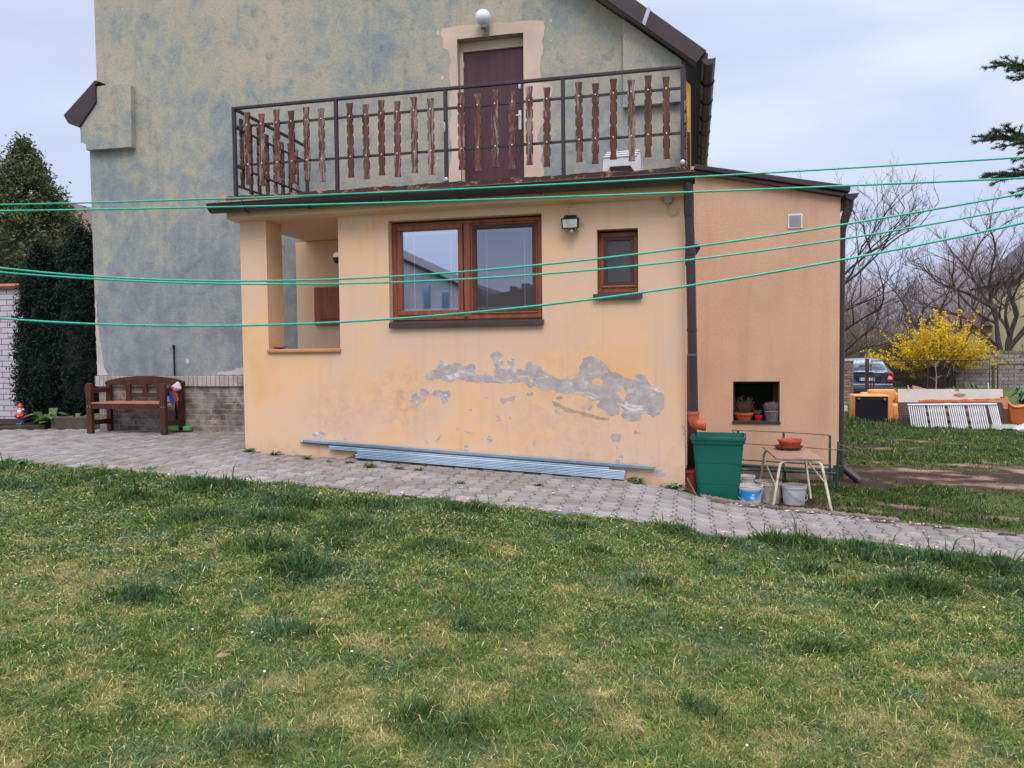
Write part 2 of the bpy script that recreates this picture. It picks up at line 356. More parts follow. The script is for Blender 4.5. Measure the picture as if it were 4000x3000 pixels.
def dirtmask(x, y):
    d = np.zeros_like(x)
    for cx, cy, rx, ry, a in ((3.6, 2.6, 1.7, .9, 1.15), (2.5, 2.6, .9, .55, .9), (5.5, 3.4, 2.2, .9, 1), (2.1, .35, .8, .16, .8), (3.0, 5.6, .9, .5, .8), (4.1, 6.9, 1.0, .5, .7), (3.2, .1, 1.3, .2, .6), (.75, .25, .85, .45, 1.3), (1.4, 1.5, .6, .5, .7), (2.1, 1.75, .5, .35, 1.0)):
        d = np.maximum(d, a*np.exp(-(((x-cx)/rx)**2+((y-cy)/ry)**2)))
    return np.clip((d*1.25+(fbm(x*1.0, y*1.6, 2.4)-.5)*1.0+(fbm(x, y*1.4, 7., 3)-.5)*1.1-.38)*4, 0, 1)
TUFTS = [(-3.28, -2.3, .42, 1), (-2.7, -2.15, .3, .8), (-2.79, -3.6, .3, .9), (-2.35, -3.95, .28, 1), (-4.3, -1.95, .6, .8), (-1.85, -2.0, .3, .8), (.06, -2.0, .3, .9), (.9, -1.75, .4, 1), (1.4, -1.95, .45, 1), (1.54, -2.85, .3, 1), (-1.05, -4.55, .13, 1), (-.85, -5.55, .2, .9), (.45, -1.9, .3, .9),
         (-2.42, -3.3, .2, .6), (-3.78, -3.0, .4, .7), (-1.66, -3.2, .25, .7), (1.2, -3.0, .25, .7), (2.1, -2.05, .5, 1), (-5.6, -2.0, .7, .5), (-7.3, -1.6, .45, .8), (-2.5, -2.9, .35, .7), (2.2, -2.7, .4, .7), (-3.2, -2.8, .3, .7), (-1.7, -2.5, .25, .6), (-.9, -2.3, .2, .6), (-.2, -3.6, .16, .8), (.7, -4.2, .14, .8), (-1.9, -4.9, .15, .7), (-3.0, -4.6, .2, .8), (.3, -2.7, .2, .7), (-4.6, -2.6, .3, .9), (-6.2, -2.4, .4, .7), (.9, -2.6, .2, .8), (-.6, -3.0, .12, .8), (.1, -5.1, .1, .8), (-1.5, -5.9, .14, .8)]
def tuftmask(x, y):
    t = np.zeros_like(x)
    for cx, cy, r, a in TUFTS: t = np.maximum(t, a*np.exp(-(((x-cx)/r)**2+((y-cy)/(r*.6))**2)**1.5))
    return t*np.clip((fbm(x, y, 6., 3)-.22)*3.6, 0, 1)
def green_t(x, y):
    "0 = dry straw, 1 = fresh green"
    g = fbm(x, y*1.3, .9, 3)*.22+fbm(x+40, y*1.2, 3.4, 4)*.38+fbm(x+11, y*1.1, 11., 3)*.40
    g = g + np.interp(y-NE(x), [-1.6, -.15], [0, .16])*(y < 0) + (y > 0)*.14
    return np.clip((g-.30)/.24, 0, 1)

# ground sheet: fine near the house, coarse to the horizon
xs = np.unique(np.concatenate([[-600, -300, -150, -80, -50, -35, -25, -20, -17], np.arange(-15, 9, .05), np.arange(9, 16, .35), [18, 22, 28, 36, 50, 80, 150, 300, 600]]))
ys = np.unique(np.concatenate([[-600, -200, -80, -40, -20, -12], np.arange(-8.5, -.9, .05), np.arange(-.9, 12, .09), np.arange(12, 24, .5), [27, 31, 36, 45, 60, 90, 150, 300, 600]]))
XX, YY = np.meshgrid(xs, ys); nx_, ny_ = len(xs), len(ys)
ZZ = T(XX, YY)+(fbm(XX, YY, 3.1, 3)-.5)*.035
onp = (YY > NE(XX)+.02) & ((XX < 0) | (YY < FE(XX)-.02)); ZZ = np.where(onp, T(XX, YY)-.03, ZZ)
dm = dirtmask(XX, YY); gt = green_t(XX, YY)
base = np.array(lin(136, 126, 86)[:3])*(1-gt[..., None])+np.array(lin(84, 98, 54)[:3])*gt[..., None]
dn = fbm(XX*.8, YY*1.8, 1.6, 5)[..., None]
soil = np.array(lin(66, 52, 47)[:3])*(1-np.clip((dn-.53)*6, 0, 1))+np.array(lin(150, 128, 114)[:3])*np.clip((dn-.53)*6, 0, 1)
cc = base*(1-dm[..., None])+soil*dm[..., None]
jm = np.clip((fbm(XX, YY, 2.2, 3)-.45)*5, 0, 1)[..., None]; cc = np.where(onp[..., None], np.array(lin(50, 42, 38)[:3])*(1-jm)+np.array(lin(72, 70, 44)[:3])*jm, cc)
vv = np.stack([XX, YY, ZZ], -1).reshape(-1, 3)
idx = np.arange(nx_*ny_).reshape(ny_, nx_); q = np.stack([idx[:-1, :-1], idx[:-1, 1:], idx[1:, 1:], idx[1:, :-1]], -1).reshape(-1, 4)
def npmesh(name, verts, faces_flat, loop_tot, cols=None, mat=None, smooth=False):
    me = bpy.data.meshes.new(name); me.vertices.add(len(verts)); me.vertices.foreach_set('co', verts.astype(np.float32).ravel())
    me.loops.add(len(faces_flat)); me.loops.foreach_set('vertex_index', faces_flat.astype(np.int32))
    st = np.concatenate([[0], np.cumsum(loop_tot)[:-1]]).astype(np.int32)
    me.polygons.add(len(loop_tot)); me.polygons.foreach_set('loop_start', st); me.polygons.foreach_set('loop_total', loop_tot.astype(np.int32))
    if smooth: me.polygons.foreach_set('use_smooth', np.ones(len(loop_tot), bool))
    me.update(calc_edges=True)
    if cols is not None:
        a = me.attributes.new('Col', 'FLOAT_COLOR', 'POINT'); a.data.foreach_set('color', np.concatenate([cols, np.ones((len(cols), 1))], 1).astype(np.float32).ravel())
    if mat: me.materials.append(mat)
    o = bpy.data.objects.new(name, me); COL.objects.link(o); return o
def groundmat():
    n = NT('mown turf and bare soil'); a = n.n('ShaderNodeAttribute', attribute_name='Col'); p = n.pos()
    g = n.noise(p, 28, 6, .7); c = n.mix(1.0, a.outputs['Color'], n.ramp(g, [(.25, BW(.45)), (.5, BW(1)), (.75, BW(1.35))]), 'MULTIPLY')
    n.bump(n.noise(p, 45, 5, .7), .8, .02); return n.fin(c, .96, 0, .1)
g_ = npmesh('ground', vv, q.ravel(), np.full(len(q), 4), cc.reshape(-1, 3), groundmat(), True); tag(g_, kind='structure')

# ---------------------------------------------------------------- interlocking pavers
PX, PY_, GAP = .1655, .2, .0065
def paver_poly(cx, cy):
    hw = PX/2; t = .016; pts = []
    prof = [(-.1, 1), (-.066, 1), (-.034, -1), (.034, -1), (.066, 1), (.1, 1)]
    for y, s in prof: pts.append((cx+hw+t*s-GAP, cy+y*(1-GAP*8)))
    for y, s in reversed(prof): pts.append((cx-hw-t*s+GAP, cy+y*(1-GAP*8)))
    return pts
PV, PFc, PL, PC = [], [], [], []; nv = 0; prr = random.Random(3)
for i in range(-90, 60):
    cx = i*PX
    for j in range(-22, 22):
        cy = j*PY_+(PY_/2 if i % 2 else 0)
        if cy < float(NE(cx))+.03+prr.uniform(-.02, .03): continue
        if cx > 0:
            if cy > float(FE(cx))-.07: continue
        elif cx > -5.2:
            if cy > -.03: continue
        elif cx > -8.98:
            if cy > 1.85: continue
        elif cy > 1.55+(cx+10.6)*.2: continue
        if cx < -14.5 or cx > 8: continue
        P = paver_poly(cx, cy); dz = prr.uniform(-.005, .003); tx, ty = prr.uniform(-.015, .015), prr.uniform(-.015, .015)
        n = len(P); b = prr.random(); k = .72+.42*b
        col = np.array(lin(144, 141, 142)[:3])*k; col = col*np.array((1+prr.uniform(-.03, .05), 1, 1+prr.uniform(-.05, .04)))
        for ring, (ins, zz) in enumerate(((0, -.03), (0, -.004), (.004, 0))):
            for (x, y) in P:
                dx, dy = x-cx, y-cy; sc1 = 1-ins/.08; sc2 = 1-ins/.1
                X, Y = cx+dx*sc1, cy+dy*sc2; PV.append((X, Y, Tf(X, Y)+.014+zz+dz+tx*dx+ty*dy)); PC.append(col)
        for rg in (0, 1):
            for a in range(n):
                b2 = (a+1) % n; PFc += [nv+rg*n+a, nv+rg*n+b2, nv+(rg+1)*n+b2, nv+(rg+1)*n+a]; PL.append(4)
        o2 = nv+2*n
        for a in range(5): PFc += [o2+a, o2+a+1, o2+n-2-a, o2+n-1-a]; PL.append(4)
        nv += 3*n
def pavemat():
    n = NT('concrete paver'); a = n.n('ShaderNodeAttribute', attribute_name='Col'); p = n.pos()
    c = n.mix(1.0, a.outputs['Color'], n.ramp(n.noise(p, 70, 5, .7), [(.3, BW(.78)), (.7, BW(1.15))]), 'MULTIPLY')
    c = n.mix(n.ramp(n.noise(p, 2.2, 5, .6), [(.48, BW(0)), (.70, BW(.6))]), c, lin(116, 106, 94))
    c = n.mix(n.ramp(n.noise(p, 9, 6, .75), [(.6, BW(0)), (.7, BW(.35))]), c, lin(88, 82, 74))
    n.bump(n.noise(p, 160, 4), .35, .003); return n.fin(c, .9, 0, .2)
pth = npmesh('path', np.array(PV), np.array(PFc), np.array(PL), np.array(PC), pavemat()); tag(pth, kind='structure')

# ---------------------------------------------------------------- grass
def blades(name, x, y, h, wd, lean, col, z0=None, mat=None, seg=2):
    n = len(x); z = (T(x, y)+(fbm(x, y, 3.1, 3)-.5)*.035-.004) if z0 is None else z0
    az = RNG.random(n)*2*np.pi; la = RNG.random(n)*2*np.pi; ca, sa = np.cos(az)*wd/2, np.sin(az)*wd/2; lx, ly = np.cos(la)*lean*h, np.sin(la)*lean*h
    V = np.zeros((n, 5, 3)); V[:, 0] = np.stack([x-ca, y-sa, z], 1); V[:, 1] = np.stack([x+ca, y+sa, z], 1)
    V[:, 2] = np.stack([x+ca*.8+lx*.4, y+sa*.8+ly*.4, z+h*.62], 1); V[:, 3] = np.stack([x-ca*.8+lx*.4, y-sa*.8+ly*.4, z+h*.62], 1)
    V[:, 4] = np.stack([x+lx, y+ly, z+h*np.clip(1-lean*.35, .2, 1)], 1)
    b = (np.arange(n)*5)[:, None]; F = np.concatenate([b+0, b+1, b+2, b+3, b+3, b+2, b+4], 1).ravel(); L = np.tile([4, 3], n)
    C_ = np.repeat(col[:, None, :], 5, 1)
    return npmesh(name, V.reshape(-1, 3), F, L, C_.reshape(-1, 3), mat)
def pick(n, x0, x1, y0, y1):
    return RNG.uniform(x0, x1, n), RNG.uniform(y0, y1, n)
def lawncol(x, y, tm, n):
    g = green_t(x, y)+RNG.normal(0, .24, n); g = np.clip(g+tm*1.1, 0, 1)[:, None]
    dry = np.array(lin(188, 178, 122)[:3]); mid = np.array(lin(136, 150, 78)[:3]); grn = np.array(lin(88, 120, 58)[:3]); blu = np.array(lin(92, 126, 92)[:3])
    c = np.where(g < .5, dry+(mid-dry)*g*2, mid+(grn-mid)*(g-.5)*2)
    bl = np.clip((fbm(x+9, y+4, 4.5, 3)-.5)*2.6+tm*.55, 0, .8)[:, None]; c = c*(1-bl)+blu*bl
    c = c*RNG.uniform(.55, 1.45, n)[:, None]*(.46+.8*fbm(x+3, y+8, 14., 2))[:, None]*(1-.35*tm)[:, None]
    s = RNG.random(n) < .07*(1-tm); c[s] = np.array(lin(205, 190, 140)[:3])*RNG.uniform(.7, 1.1, s.sum())[:, None]
    return c
m_grass = attrmat('grass blade', .6, .3)
X_, Y_, H_, W_, LN = [], [], [], [], []
# nearest lawn: densest
for (n, x0, x1, y0, y1) in ((150000, -3.2, 2.3, -6.6, -4.2), (170000, -5.6, 3.2, -4.2, -2.6), (150000, -9.5, 3.6, -2.6, -1.25), (60000, -10, -4.6, -4.4, -2.6), (30000, -7, -3.2, -6.4, -4.2), (34000, 2.3, 5.5, -6.6, -2.2)):
    x, y = pick(n, x0, x1, y0, y1); ok = (y < NE(x)+.02*RNG.normal(size=n)-.02+(fbm(x, x*0+3., 5., 3)-.5)*.22) | ((y < NE(x)+.3) & (fbm(x, y, 7., 2) > .72) & (RNG.random(n) < .35)); x, y = x[ok], y[ok]; n = len(x)
    tm = tuftmask(x, y); dist = np.hypot(x-CAM.x, y-CAM.y); f = np.clip(dist/4, .8, 2.2)
    X_.append(x); Y_.append(y); H_.append((.012+.028*RNG.random(n)**1.8)*(.55+1.1*fbm(x, y, 9, 2))*(1+tm*2.3)*(1+1.3*(RNG.random(n) < .02))); W_.append(.0038*f*(1+.6*RNG.random(n))*(1+tm*.2)); LN.append(np.clip(RNG.normal(1.15, .6, n), .1, 2.6)*(1-tm*.5))
x, y, h, wd, ln = map(np.concatenate, (X_, Y_, H_, W_, LN)); tm = tuftmask(x, y)
lg = blades('lawn_grass', x, y, h, wd, ln, lawncol(x, y, tm, len(x)), mat=m_grass)
tag(lg, 'short mottled lawn of green and straw coloured grass filling the foreground', 'grass', kind='stuff')
# low broad leaved clover, moss and dead thatch mixed into the turf
def flecks(name, n, x0, x1, y0, y1, size, cols, zr, label, thr, seed):
    x, y = pick(n, x0, x1, y0, y1); ok = (y < NE(x)-.04) & (fbm(x+seed, y*1.2+seed, 3.2, 3) > thr); x, y = x[ok], y[ok]; n = len(x)
    P = np.stack([x, y, T(x, y)+RNG.uniform(*zr, n)], 1); nn_ = RNG.normal(size=(n, 3))*.45; nn_[:, 2] = 1; nn_ /= np.linalg.norm(nn_, axis=1)[:, None]; r = RNG.normal(size=(n, 3)); d = np.cross(nn_, r); d /= np.linalg.norm(d, axis=1)[:, None]; s = np.cross(nn_, d)
    L = (RNG.uniform(.6, 1.3, n)*size[0]*np.clip(np.hypot(x-CAM.x, y-CAM.y)/4, .8, 2))[:, None]; V = np.stack([P-d*L, P-s*L*size[1], P+d*L, P+s*L*size[1]], 1)
    t = RNG.random((n, 1)); c = (np.array(cols[0][:3])*(1-t)+np.array(cols[1][:3])*t)*RNG.uniform(.6, 1.35, (n, 1))
    tag(npmesh(name, V.reshape(-1, 3), np.arange(n*4), np.full(n, 4), np.repeat(c, 4, 0), m_grass), label, 'ground cover', kind='stuff')
flecks('clover', 60000, -8.5, 3.2, -6.6, -1.5, (.007, .75), (lin(74, 108, 66), lin(104, 132, 100)), (.006, .03), 'small round clover leaves mixed through the lawn', .5, 5)
flecks('dead_thatch', 52000, -8.5, 3.2, -6.6, -1.5, (.011, .16), (lin(176, 158, 116), lin(206, 192, 146)), (.008, .032), 'dead straw coloured thatch lying in the lawn', .47, 21)
# back yard and verge grass
X_, Y_, H_ = [], [], []
for (n, x0, x1, y0, y1, hh) in ((60000, 1.5, 8, -1.3, 3.5, .028), (75000, 1.9, 9, 3.5, 9.8, .045), (26000, 2.6, 10, 9.5, 16, .1), (16000, -.0, 3, -.4, 1.7, .04)):
    x, y = pick(n, x0, x1, y0, y1); ok = (y > FE(x)+.05) & (RNG.random(n) > dirtmask(x, y)*.97) & ((x > 1.9) | (y < 1.75)); x, y = x[ok], y[ok]
    X_.append(x); Y_.append(y); H_.append(hh*(.35+.9*RNG.random(len(x))**2)*(1+.8*(fbm(x, y, 1.4, 3) > .56)))
x, y, h = map(np.concatenate, (X_, Y_, H_)); n = len(x)
bg_ = blades('backyard_grass', x, y, h, .009*np.clip(np.hypot(x-CAM.x, y-CAM.y)/9, .9, 2.2)*(.6+.8*RNG.random(n)), np.clip(RNG.normal(.7, .4, n), .1, 1.6), lawncol(x, y, np.zeros(n)+.05, n)*.66, mat=m_grass)
tag(bg_, 'patchy grass around bare soil in the yard behind the annex', 'grass', kind='stuff')

# small leafy weeds
def weed(name, x, y, r, label, n=26, col=(70, 96, 56), h=.5, grp='weeds growing in the paving joints', cat='weed', z=None, wl=.22):
    mb = MB(); rr = random.Random(int((x*31+y*17)*1000)); z = Tf(x, y)+.012 if z is None else z
    for k in range(n):
        a = rr.uniform(0, 6.28); L = r*rr.uniform(.5, 1.15); up = rr.uniform(.15, h); d = Vector((math.cos(a), math.sin(a), 0)); s = d.cross(Vector((0, 0, 1)))*L*wl*rr.uniform(.5, 1)
        p0 = Vector((x, y, z))+d*L*.1; p1 = p0+d*L*.5+Vector((0, 0, L*up)); p2 = p0+d*L+Vector((0, 0, L*up*.7))
        mb.add([p0-s*.3, p0+s*.3, p1+s, p1-s, p2], [(0, 1, 2, 3), (3, 2, 4)])
    m = bpy.data.materials.get('weed leaf') or M('weed leaf', lin(84, 116, 62), lin(56, 84, 44), 20, .6, 0)
    return tag(mb.build(name, m, fix=False), label, cat, grp)
for k, (x, y, r, lb) in enumerate([(-5.14, -.1, .1, 'leafy weed at the left base corner of the yellow extension'), (-4.75, -.17, .085, 'small flat weed on the paving just right of the extension corner'), (-4.27, -.26, .08, 'low weed on the paving below the left end of the metal profiles'),
        (-3.95, -.34, .05, 'tiny weed between the two larger weeds near the profiles'), (-3.72, -.3, .07, 'weed on the paving under the left end of the lower profiles'), (-3.42, -.45, .1, 'spreading weed furthest from the wall below the steel profiles'),
        (-3.08, -.42, .075, 'thin straggly weed on the paving right of the spreading one'), (-2.84, -.43, .08, 'dark weed at the right end of the row of paving weeds'), (-.5, -.08, .12, 'dry tufted weed at the right end of the steel profiles'),
        (-.1, -.12, .13, 'broad leafy weed at the right base corner of the extension'), (-1.45, -.75, .06, 'tiny weed in a joint in the middle of the path'), (-2.2, -.95, .06, 'small weed on the path close to the lawn'),
        (-6.95, -1.5, .13, 'clump of broad leaves where the left lawn meets the paving')]):
    weed('weed', x, y, r, lb, 30)
# white pebbles and crumbs along the paving
mb = MB(); rr = random.Random(5)
for k in range(420):
    t = rr.random(); x = rr.uniform(-5.5, 4.5) if t < .75 else rr.uniform(.2, 2.6)
    y = float(NE(x))+abs(rr.gauss(0, .07)) if t < .45 else rr.uniform(float(NE(x)), float(FE(x)) if x > 0 else 0)
    if t >= .75: y = float(FE(x))-abs(rr.gauss(0, .06))
    s = rr.uniform(.004, .013)*(1.3 if t >= .75 else 1); mb.ball((x, y, Tf(x, y)+.014+s*.4), s, 6, 4, (rr.uniform(.7, 1.6), rr.uniform(.7, 1.5), .6))
tag(mb.build('pebbles', M('pale pebble', lin(214, 206, 202), lin(150, 140, 134), 6, .8, .1, obj=False)), 'scattered white pebbles and crumbs on the paving', 'gravel', kind='stuff')
# fallen leaves
def dryleaf(x, y, s, rz, lb):
    mb = MB(); mb.add([(-s, 0, 0), (-s*.3, s*.45, .012), (s*.4, s*.35, .004), (s, 0, .014), (s*.3, -s*.4, .008), (-s*.4, -s*.4, .002), (0, 0, .016)], [(0, 1, 6), (1, 2, 6), (2, 3, 6), (3, 4, 6), (4, 5, 6), (5, 0, 6)])
    o = mb.build('dry_leaf', M('dry leaf', lin(150, 124, 104), lin(122, 98, 80), 30, .8, 0), fix=False); o.location = (x, y, Tf(x, y)+.035); o.rotation_euler = (.2, .1, rz)
    tag(o, lb, 'leaf', 'dry leaves lying on the lawn')
dryleaf(-2.02, -5.28, .035, .5, 'curled pale brown leaf on the lawn left of centre near the bottom'); dryleaf(-.12, -5.45, .033, 2.2, 'folded pinkish brown leaf lowest on the lawn near bottom centre'); dryleaf(-4.9, -3.85, .05, 1, 'dry brown leaf on the lawn at the left frame edge')
# white daisies scattered in turf
mb = MB()
for k in range(46):
    x = rr.uniform(-6, 2.5); y = rr.uniform(-5.6, -2.1); s = rr.uniform(.004, .007); mb.ball((x, y, Tf(x, y)+.045), s, 6, 4, (1.2, 1.2, .6))
tag(mb.build('daisies', m_white), 'tiny white flower heads scattered across the lawn', 'flowers', kind='stuff')

# ================================================================ HOUSE
HY = 1.8
def strips(mb, strips_, y0, y1):
    "vertical strips (x0,x1,[(z0a,z0b,z1a,z1b)...]) as front and back sheets plus opening edges"
    for x0, x1, segs in strips_:
        for a, b, c, d in segs: mb.add([(x0, y0, a), (x1, y0, b), (x1, y0, d), (x0, y0, c)], [(0, 1, 2, 3)]); mb.add([(x0, y1, a), (x1, y1, b), (x1, y1, d), (x0, y1, c)], [(3, 2, 1, 0)])
    return mb
def quad(mb, *p): mb.add(p, [tuple(range(len(p)))])
house = thing('house', 'tall gabled house with mottled blue grey and beige plaster and limewashed brick base', 'house', (-4.5, HY, 0))
rl = lambda x: 5.10-.795*(x-.0)          # underside of the right verge
apx = -4.45; az = rl(apx)
ll = lambda x: az-.22*(apx-x)
PZ = 1.165
mb = MB(); y0, y1 = HY, HY+.4
S = [(-8.93, -8.76, [(PZ, PZ, 5.35, 5.5)]), (-8.76, apx, [(PZ, PZ, ll(-8.76), az)]), (apx, -3.02, [(PZ, PZ, az, rl(-3.02))]),
     (-3.02, -2.10, [(PZ, PZ, 3.38, 3.38), (5.70, 5.70, rl(-3.02), rl(-2.10))]), (-2.10, 0, [(PZ, PZ, rl(-2.1), rl(0))])]
strips(mb, S, y0, y1)
quad(mb, (-8.93, y0, PZ), (-8.93, 11, PZ), (-8.93, 11, 5.35), (-8.93, y0, 5.35)); quad(mb, (-8.76, y0, 5.35), (-8.76, 11, 5.35), (-8.76, 11, ll(-8.76)), (-8.76, y0, ll(-8.76)))
quad(mb, (0, y0, 3.3), (0, 11, 3.3), (0, 11, rl(0)), (0, y0, rl(0)))
for xa in (-3.02, -2.10): quad(mb, (xa, y0, 3.38), (xa, y1, 3.38), (xa, y1, 5.7), (xa, y0, 5.7))
quad(mb, (-3.02, y0, 5.7), (-2.1, y0, 5.7), (-2.1, y1, 5.7), (-3.02, y1, 5.7))
mb.build('wall', m_house, house, fix=False)
# brick base with its projecting header course
mb = MB(); mb.box(-8.90, -.01, HY-.012, HY+.3, -.3, 1.0); mb.build('brick_base', m_plinthbrick, house)
mb = MB(); mb.box(-8.94, -5.2, HY-.05, HY+.3, 1.003, PZ-.004)
mb.build('header_course', brickmat('limewashed header bricks', lin(186, 176, 172), lin(168, 158, 156), lin(120, 112, 110), .075, .4, .006, .7, .03, lin(96, 88, 86)), house, bevel=.008)
# corbel boxes at both eaves
cpoly = [(-9.0, 4.984), (-9.0, 4.732), (-8.908, 4.699), (-8.901, 4.606), (-8.103, 4.599), (-8.083, 5.51), (-8.117, 5.556), (-8.677, 5.546), (-8.69, 5.35)]
mb = MB(); mb.prism(cpoly, HY-.1, HY+.02); mb.build('eaves_corbel', m_house, house, bevel=.006)
mb = MB(); mb.prism([(-.785, 4.585), (-.05, 4.60), (-.05, rl(-.05)-.02), (-.785, rl(-.785)-.02)], HY-.09, HY+.02); mb.build('eaves_corbel', m_house, house, bevel=.006)
mb = MB(); mb.prism([(-.0, 4.22), (.05, 4.22), (.06, 4.8), (.0, 4.86)], HY-.06, 11)
mb.build('side_wall', M('ochre side wall', lin(214, 160, 72), lin(196, 146, 66), 4, .85, .2), house)
# roof : verge board, roof slab, left eave, right gutter
dx = .27
mb = MB(); mb.prism([(-4.45, az+.02), (.13, rl(.13)+.0), (.25, rl(.25)+.235), (-4.45, az+.36)], HY-.27, HY-.235)
mb.build('verge_board', m_roofdark, house, bevel=.006)
mb = MB(); mb.prism([(-4.45, az+.03), (.12, rl(.12)+.02), (.12, rl(.12)+.05), (-4.45, az+.06)], HY-.235, HY+.1)
mb.build('soffit', M('grey soffit board', lin(120, 112, 112), None, 4, .8, .2), house)
mb = MB(); mb.prism([(-4.45, az+.25), (.25, rl(.25)+.12), (.27, rl(.27)+.22), (-4.45, az+.355)], HY-.236, 11)
mb.prism([(-4.45, az+.25), (-4.45, az+.355), (-9.0, ll(-9)+.3), (-9.0, ll(-9)+.2)], HY-.2, 11); mb.build('roof', m_roofdark, house)
mb = MB(); mb.prism([(-.53, rl(-.53)+.02), (-.49, rl(-.49)+.02), (-.42, rl(-.42)+.27), (-.46, rl(-.46)+.27)], HY-.276, HY-.268); mb.build('joint_strip', m_metal, house)
mb = MB(); mb.prism([(-9.266, 5.153), (-9.187, 5.025), (-9.0, 4.95), (-8.68, 5.30), (-8.677, 5.56), (-8.6, 5.60), (-8.68, 5.63)], HY-.13, HY+1.6); mb.build('eave_roof', m_roofdark, house, bevel=.008)
def gutter(mb, p0, p1, r, side, th=.006, n=12):
    "half round gutter as a solid shell; side = horizontal unit vector"
    p0, p1, side = Vector(p0), Vector(p1), Vector(side); k = []
    for rr_, rev in ((r, False), (r-th, True)):
        a = [(math.cos(math.pi+math.pi*i/n)*rr_, math.sin(math.pi+math.pi*i/n)*rr_) for i in range(n+1)]; k += a[::-1] if rev else a
    V = []
    for p in (p0, p1): V += [p+side*c+Vector((0, 0, s)) for c, s in k]
    m = len(k); F = [(i, (i+1) % m, (i+1) % m+m, i+m) for i in range(m)]
    for e_ in (0, m): F += [(e_+i, e_+i+1, e_+m-2-i, e_+m-1-i) for i in range(n)]
    mb.add(V, F)
    for p, t in ((p0, 0), (p1, 0)):   # closed ends
        d = (p1-p0).normalized()*(.004 if p is p0 else -.004)
        c = len(mb.v); V = [p+d+side*a+Vector((0, 0, b)) for a, b in k[:n+1]]; mb.add(V, [tuple(range(n+1))])
    mb.tube([p0+side*-r, p1+side*-r], .009, 6); mb.tube([p0+side*r, p1+side*r], .009, 6)
mb = MB(); gutter(mb, (.275, HY-.28, 5.03), (.275, 11, 5.0), .075, (1, 0, 0)); mb.build('gutter', m_brown, house, smooth=True)
for yy in np.arange(2.3, 10.8, .8):
    mb = MB(); mb.tube([(.275+.084*math.cos(a), yy, 5.03+.084*math.sin(a)) for a in np.linspace(math.pi, 2*math.pi, 9)], .012, 5); mb.build('gutter_bracket', m_brown, house)
# painted repair round the upper door
c3 = lambda x, y: (1700+x*.4973, y*.4973)
rp = [(60, 225), (150, 205), (260, 195), (370, 192), (470, 180), (560, 178), (700, 162), (790, 160), (850, 165), (860, 200), (855, 280), (840, 320), (850, 380), (835, 450), (825, 520), (830, 600), (820, 650), (900, 660), (925, 680), (915, 760), (870, 800), (840, 900), (860, 960), (820, 1020), (800, 1100), (850, 1180), (830, 1260), (860, 1340), (850, 1400), (700, 1410), (692, 255), (170, 308), (204, 1440), (100, 1445), (112, 1300), (130, 1200), (120, 1100), (115, 1000), (130, 900), (110, 820), (130, 720), (120, 640), (105, 560), (125, 480), (100, 400), (65, 380), (60, 320), (45, 270)]
def wallpoly(pts, Y, cam_=lambda *a: a, jt=None, seed=0):
    P = [W(*cam_(*p), Y) for p in pts]; P = [(p.x, p.z) for p in P]
    return jit(P, jt[0], jt[1], seed) if jt else P
P = wallpoly(rp, HY, c3)
P2 = []
for i, (a, b) in enumerate(P):      # keep the opening edge straight, roughen the outer edge
    if 29 <= i <= 33: P2.append((a, b))
    else:
        c, d = P[(i+1) % len(P)]; P2.append((a, b))
        if i < 28 or i > 33: P2 += [((a*2+c)/3+random.uniform(-.008, .008), (b*2+d)/3+random.uniform(-.01, .01)), ((a+c*2)/3+random.uniform(-.008, .008), (b+d*2)/3+random.uniform(-.01, .01))]
mb = MB(); mb.prism(P2, HY-.004, HY-.001)
for (x, y, r) in ((20, 262, 12), (908, 162, 10), (912, 320, 7), (55, 612, 14), (18, 1240, 12), (8, 1300, 9)):
    q_ = W(*c3(x, y), HY); mb.prism([(q_.x+math.cos(a)*r*.0019*random.uniform(.7, 1.2), q_.z+math.sin(a)*r*.0026*random.uniform(.7, 1.2)) for a in np.linspace(0, 6.0, 11)], HY-.004, HY-.001)
m_repair = M('pinkish filler plaster', lin(206, 186, 174), lin(192, 172, 158), 3, .9, .3, 60, .004, obj=False)
mb.build('plaster_repair', m_repair, house)
mb = MB(); mb.box(-3.02, -2.975, HY+.12, HY+.3, 3.38, 5.70); mb.box(-2.973, -2.102, HY+.12, HY+.3, 5.572, 5.698); mb.build('door_lining', m_repair, house, bevel=.003)
mb = MB(); mb.box(-2.972, -2.104, HY+.15, HY+.2, 3.42, 5.568); dr = mb.build('door', m_door, house, bevel=.004)
mb = MB(); hx = -2.19; zz = W(2026, 470, HY+.15).z
mb.rbox(hx-.02, hx+.02, HY+.138, HY+.15, zz-.13, zz+.13, .008, 3); mb.tube([(hx, HY+.14, zz+.05), (hx, HY+.09, zz+.05), (hx-.11, HY+.09, zz+.05)], .009, 8); mb.build('door_handle', m_white, dr, smooth=True)
mb = MB(); z2 = W(2026, 337, HY+.15).z; mb.rbox(hx-.016, hx+.016, HY+.138, HY+.15, z2-.035, z2+.035, .008); mb.build('door_lock', m_white, dr, smooth=True)
z3 = W(1797, 257, HY+.15).z
mb = MB(); mb.tube([(-2.972, HY+.14, z3-.04), (-2.972, HY+.14, z3+.04)], .009, 8); mb.build('hinge', m_metal, dr)
